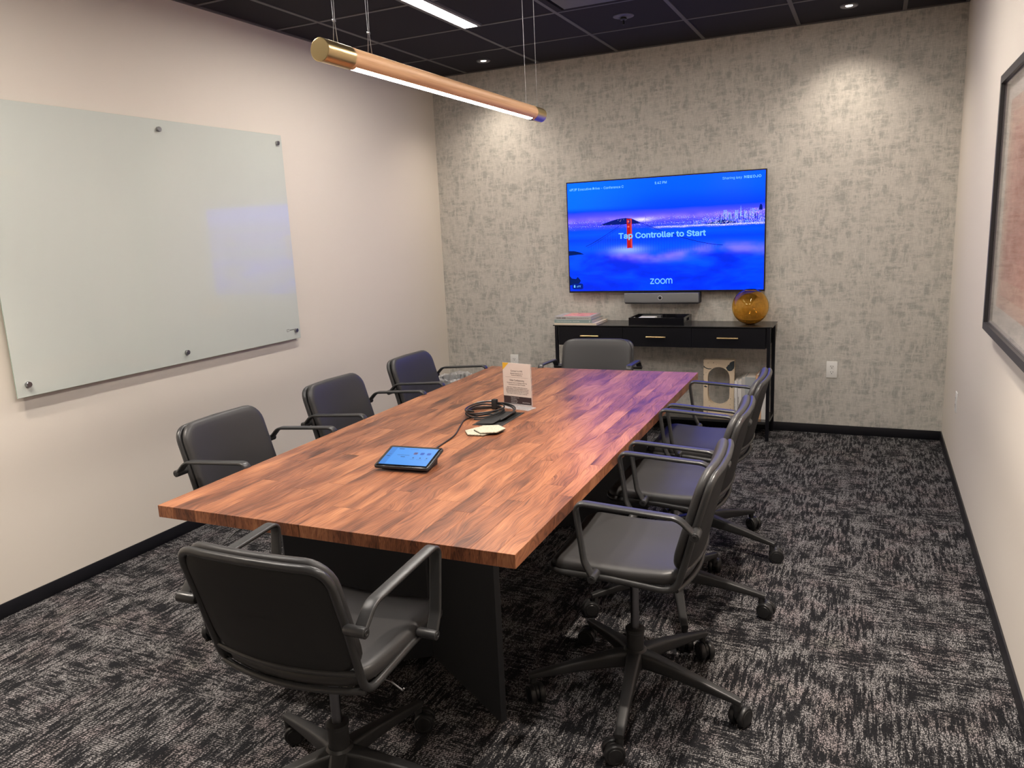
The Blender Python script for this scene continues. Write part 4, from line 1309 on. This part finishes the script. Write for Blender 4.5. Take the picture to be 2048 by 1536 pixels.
o = box('notepad', -1.99, -1.875, -0.285, -0.13, TZ1, TZ1 + 0.040, m_paperw); tag(o, 'white notepad lying in the black tray', 'notepad')
o = box('notebook', -1.995, -1.85, -0.12, -0.065, TZ1, TZ1 + 0.043, mat('grey_notebook', (0.09, 0.09, 0.095), 0.6)); tag(o, 'dark grey notebook behind the notepad in the tray', 'notebook')
o = box('card_box', -1.862, -1.795, -0.275, -0.19, TZ1, TZ1 + 0.036, mat('beige_card_box', (0.22, 0.19, 0.15), 0.6), bevel=0.001); tag(o, 'small dark beige box in the middle of the tray', 'box')
bm = bmesh.new()
bm_pad(bm, 0.062, 0.10, 0.028, [(0.02, 0.0), (0.002, 0.0), (0.0, 0.012), (0.004, 0.026), (0.012, 0.034), (0.022, 0.038), (0.028, 0.039)], lambda x, y, h: Vector((-1.745 + y, -0.22 + x, TZ1 + h)))
o = from_bm('computer_mouse', bm, m_white, None, smooth=True, sharp=60); tag(o, 'white rounded computer mouse at the right of the tray', 'mouse')

# amber glass globe
gb = thing('glass_globe', 'amber blown glass globe vase at the right end of the console', 'vase', (-1.212, -0.185, CT))
R_ = 0.122
prof_o = [(0.030, 0.003)]
bm = bmesh.new()
def sph(r, off, a0, a1, n): return [(r * math.sin(math.radians(a0 + (a1 - a0) * k / n)), R_ + off - r * math.cos(math.radians(a0 + (a1 - a0) * k / n))) for k in range(n + 1)]
pr = [(0.0008, 0.0015), (0.026, 0.001), (0.034, 0.004)] + sph(R_, 0.0, 18, 160, 28) + [(0.0405, 2 * R_ - 0.004), (0.0385, 2 * R_ - 0.0045)] + sph(R_ - 0.0035, 0.0, 161, 18, 28) + [(0.024, 0.007), (0.0008, 0.007)]
bm_lathe(bm, pr, 56, caps=False)
from_bm('globe', bm, m_amber, gb, smooth=True)

# stone frame sculpture on the lower shelf
SHZ = 0.136
st = thing('stone_sculpture', 'cream stone block with oval hole standing on the lower console shelf', 'sculpture', (-1.417, -0.205, SHZ), math.radians(4))
ow, oh = 0.212, 0.402
ou = outline(ow, oh, 0.004, 6, 5); inn = [(x - 0.001, z + 0.010) for x, z in outline(0.150, 0.278, 0.0735, 6, 5)]
bm = bmesh.new()
def ring(o_, y, dz=0.0): return [bm.verts.new((x, y, z + oh / 2 + dz)) for x, z in o_]
of, ob, inf, inb = ring(ou, 0), ring(ou, 0.062), ring(inn, 0.0), ring(inn, 0.062)
k = len(of)
for i in range(k):
    j = (i + 1) % k
    bm.faces.new((of[i], of[j], inf[j], inf[i])); bm.faces.new((ob[j], ob[i], inb[i], inb[j]))
    bm.faces.new((of[j], of[i], ob[i], ob[j])); bm.faces.new((inf[i], inf[j], inb[j], inb[i]))
from_bm('stone_block', bm, m_stone, st, smooth=True, sharp=30)

m_dkstone = mat('dark_stone_inclusion', (0.030, 0.040, 0.045), 0.6)
for poly in ([(.86, .955), (.93, .975), (.995, .985), (.995, .89), (.985, .85), (.92, .81), (.84, .80), (.775, .815), (.73, .865), (.79, .90), (.83, .92)],
             [(.005, .895), (.06, .865), (.14, .845), (.22, .842), (.27, .845), (.25, .83), (.17, .825), (.10, .835), (.05, .85), (.005, .862)],
             [(.01, .52), (.06, .535), (.12, .52), (.11, .50), (.04, .505)], [(.88, .53), (.94, .515), (.96, .50), (.89, .505)]):
    bm = bmesh.new()
    poly_prism(bm, [((a - .5) * ow, b * oh) for a, b in poly], lambda a, b, c: (a, c, b), -0.0006, 0.002)
    from_bm('dark_inclusion', bm, m_dkstone, st)

# upright books on the lower shelf
m_bwhite = mat('white_cover', (0.62, 0.60, 0.58), 0.5)
m_bblue = mat('pale_blue_grey_cover', (0.32, 0.335, 0.34), 0.6)
m_bpeach = mat('peach_cover', (0.62, 0.36, 0.20), 0.55)
ub = [('thin white book next to the stone sculpture on the lower shelf', 0.021, 0.265, m_bwhite, 'DRAWING STUDIES'),
      ('white book with a black square label on its spine, lower shelf', 0.027, 0.270, m_bwhite, 'THE NEW INTERIORS'),
      ('light grey book with script lettering on its spine, lower shelf', 0.024, 0.290, m_bgrey, 'La Forme'),
      ('thick pale blue-grey book among the upright books', 0.070, 0.296, m_bblue, None),
      ('peach coloured book among the upright books', 0.038, 0.312, m_bpeach, None),
      ('tall white book by the right console leg', 0.030, 0.336, m_bwhite, None)]
x = -1.3005
for k, (lb, w_, h_, mm, tx) in enumerate(ub):
    t = book('book', lb, x + w_ / 2, -0.262 + 0.004 * (k % 3), SHZ, w_ - 0.001, 0.20, h_, mm, tx, group='upright books on the lower shelf', upright=True)
    if k == 1:
        box('spine_label', -0.0085, 0.0085, -0.0006, 0, 0.215, 0.240, m_ink, t)
    if k == 4:
        text('spine_text', '22', 0.016, m_ink, t, (-0.010, -0.0004, 0.262), RX, 'LEFT', res=1)
    x += w_

# ------------------------------------------------------------------ outlets
def outlet(loc, rz, label):
    t = thing('wall_outlet', label, 'outlet', loc, rz, 'white wall outlets')
    box('cover_plate', -0.035, 0.035, -0.006, 0, -0.0575, 0.0575, m_white, t, 0.002, 2)
    for dz in (-0.0195, 0.0195):
        bm = bmesh.new(); poly_prism(bm, outline(0.033, 0.028, 0.011, 5, 1), lambda a, b, c: (a, c, b + dz), -0.0075, -0.006)
        r = from_bm('receptacle', bm, m_white, t)
        bm = bmesh.new()
        bm_box(bm, -0.0085, -0.0060, -0.0079, -0.0075, dz - 0.001, dz + 0.008)
        bm_box(bm, 0.0060, 0.0085, -0.0079, -0.0075, dz - 0.001, dz + 0.008)
        bm_box(bm, -0.0025, 0.0025, -0.0079, -0.0075, dz - 0.010, dz - 0.005)
        from_bm('slot', bm, m_slot, r)
    lathe('screw', [(0.0025, -0.007), (0.003, -0.006)], m_white, t, 8, (0, 0, 0), 'Y')


outlet((-3.100, 0, 0.442), 0, 'white power outlet low on the patterned wall, left, behind the table')
outlet((-0.687, 0, 0.456), 0, 'white power outlet low on the patterned wall, right of the console')
outlet((0, -0.800, 0.440), math.radians(-90), 'white power outlet low on the plain right wall')

# ------------------------------------------------------------------ waste basket
wb = thing('waste_basket', 'round grey waste basket with clear liner in the far left corner', 'waste basket', (-3.500, -0.275, 0))
lathe('basket_wall', [(0.115, 0.0), (0.152, 0.34)], m_mesh, wb, 36, caps=False)
lathe('basket_floor', [(0.0005, 0.002), (0.115, 0.002)], m_mesh, wb, 36, caps=False)
bm = bmesh.new(); bm_sweep(bm, [(0.154 * math.cos(2 * PI * k / 36), 0.154 * math.sin(2 * PI * k / 36), 0.34) for k in range(36)], circ(0.004, 8), closed=True)
from_bm('rim', bm, m_chrome, wb, smooth=True)
rl = random.Random(9)
bm = bmesh.new()
rings = []
nn = 60
for j, (r, z) in enumerate(((0.156, 0.285), (0.160, 0.335), (0.157, 0.352), (0.146, 0.350), (0.140, 0.31), (0.120, 0.20), (0.10, 0.05))):
    amp = (0.003, 0.004, 0.009, 0.012, 0.016, 0.014, 0.01)[j]
    rings.append([bm.verts.new(((r + rl.uniform(-amp, amp)) * math.cos(2 * PI * i / nn), (r + rl.uniform(-amp, amp)) * math.sin(2 * PI * i / nn), z + rl.uniform(-amp, amp) * 0.9 + (0.015 * math.exp(-((i - 18) / 6) ** 2) if j in (2, 3) else 0))) for i in range(nn)])
for a, b in zip(rings, rings[1:]):
    for i in range(nn): bm.faces.new((a[i], a[(i + 1) % nn], b[(i + 1) % nn], b[i]))
from_bm('liner', bm, m_film, wb)

# ------------------------------------------------------------------ framed art on the right wall
ar = thing('framed_artwork', 'black framed abstract artwork of layered pink rectangles on the right wall', 'picture', (0, 0, 0))
AY0, AY1, AZ0, AZ1 = -3.42, -1.985, 1.016, 2.000
FWD, FD = 0.030, 0.040
m_artframe = mat('art_frame_black', (0.030, 0.028, 0.030), 0.42)
bm = bmesh.new()
def miter(bm, o0, o1, zz0, zz1, w, x0, x1):
    oo = [(o0, zz0), (o1, zz0), (o1, zz1), (o0, zz1)]; ii = [(o0 + w, zz0 + w), (o1 - w, zz0 + w), (o1 - w, zz1 - w), (o0 + w, zz1 - w)]
    v = {}
    for k in range(4):
        for tg, pts_, in (('o', oo), ('i', ii)):
            for xx in (x0, x1): v[(k, tg, xx)] = bm.verts.new((xx, pts_[k][0], pts_[k][1]))
    for k in range(4):
        j = (k + 1) % 4
        bm.faces.new((v[k, 'o', x0], v[j, 'o', x0], v[j, 'i', x0], v[k, 'i', x0])); bm.faces.new((v[k, 'o', x1], v[k, 'i', x1], v[j, 'i', x1], v[j, 'o', x1]))
        bm.faces.new((v[k, 'o', x0], v[k, 'o', x1], v[j, 'o', x1], v[j, 'o', x0])); bm.faces.new((v[k, 'i', x0], v[j, 'i', x0], v[j, 'i', x1], v[k, 'i', x1]))
miter(bm, AY0, AY1, AZ0, AZ1, FWD, -0.008, -FD)
from_bm('frame', bm, m_artframe, ar)
bm = bmesh.new(); miter(bm, AY0 + FWD, AY1 - FWD, AZ0 + FWD, AZ1 - FWD, 0.006, -0.010, -0.026)
from_bm('inner_spacer', bm, mat('art_spacer', (0.33, 0.31, 0.33), 0.6), ar)
box('backing', -0.010, 0.0, AY0 + 0.01, AY1 - 0.01, AZ0 + 0.01, AZ1 - 0.01, m_artframe, ar)
sheet = box('paper_sheet', -0.0115, -0.0100, AY0 + FWD, AY1 - FWD, AZ0 + FWD, AZ1 - FWD, mat('art_paper', (0.76, 0.71, 0.67), 0.8), ar)


def pink(name, c0, c1):
    m = mat(name, c0, 0.8, spec=0.2); g = NG(m); co = g.coord()
    n = g.math('ADD', g.math('MULTIPLY', g.noise(g.mapping(co, (1, 1.2, 30)), 1.0, 4, 0.6), 0.6), g.math('MULTIPLY', g.noise(g.mapping(co, (1, 22, 1.5)), 1.0, 3), 0.4))
    g.base(g.ramp(n, [(0.35, c1), (0.62, c0)]))
    return m


lay_ = [(0.085, 0.075, pink('pale_peach_wash', (0.78, 0.53, 0.44), (0.70, 0.43, 0.35))), (0.150, 0.125, pink('peach_wash', (0.76, 0.42, 0.34), (0.66, 0.33, 0.26))),
        (0.225, 0.185, pink('rose_wash', (0.73, 0.31, 0.26), (0.60, 0.23, 0.19))), (0.34, 0.26, pink('red_wash', (0.62, 0.20, 0.17), (0.48, 0.14, 0.12)))]
for k, (iy, iz, mm) in enumerate(lay_):
    box('painted_layer', -0.0115 - 0.0004 * (k + 1), -0.0115 - 0.0004 * k, AY0 + FWD + iy * 0.9, AY1 - FWD - iy, AZ0 + FWD + iz, AZ1 - FWD - iz, mm, sheet)
m_glaze = thin_glass('picture_glass')
bm = bmesh.new()
vsg = [bm.verts.new((-0.029, y, z)) for y, z in ((AY0 + FWD * .5, AZ0 + FWD * .5), (AY1 - FWD * .5, AZ0 + FWD * .5), (AY1 - FWD * .5, AZ1 - FWD * .5), (AY0 + FWD * .5, AZ1 - FWD * .5))]
# thin pane
bm.free()
box('glazing', -0.030, -0.0275, AY0 + FWD, AY1 - FWD, AZ0 + FWD, AZ1 - FWD, m_glaze, ar)
for o in bpy.data.objects:
    if o.type == 'MESH' and len(o.data.materials) == 0:
        o.data.materials.append(m_plastic)
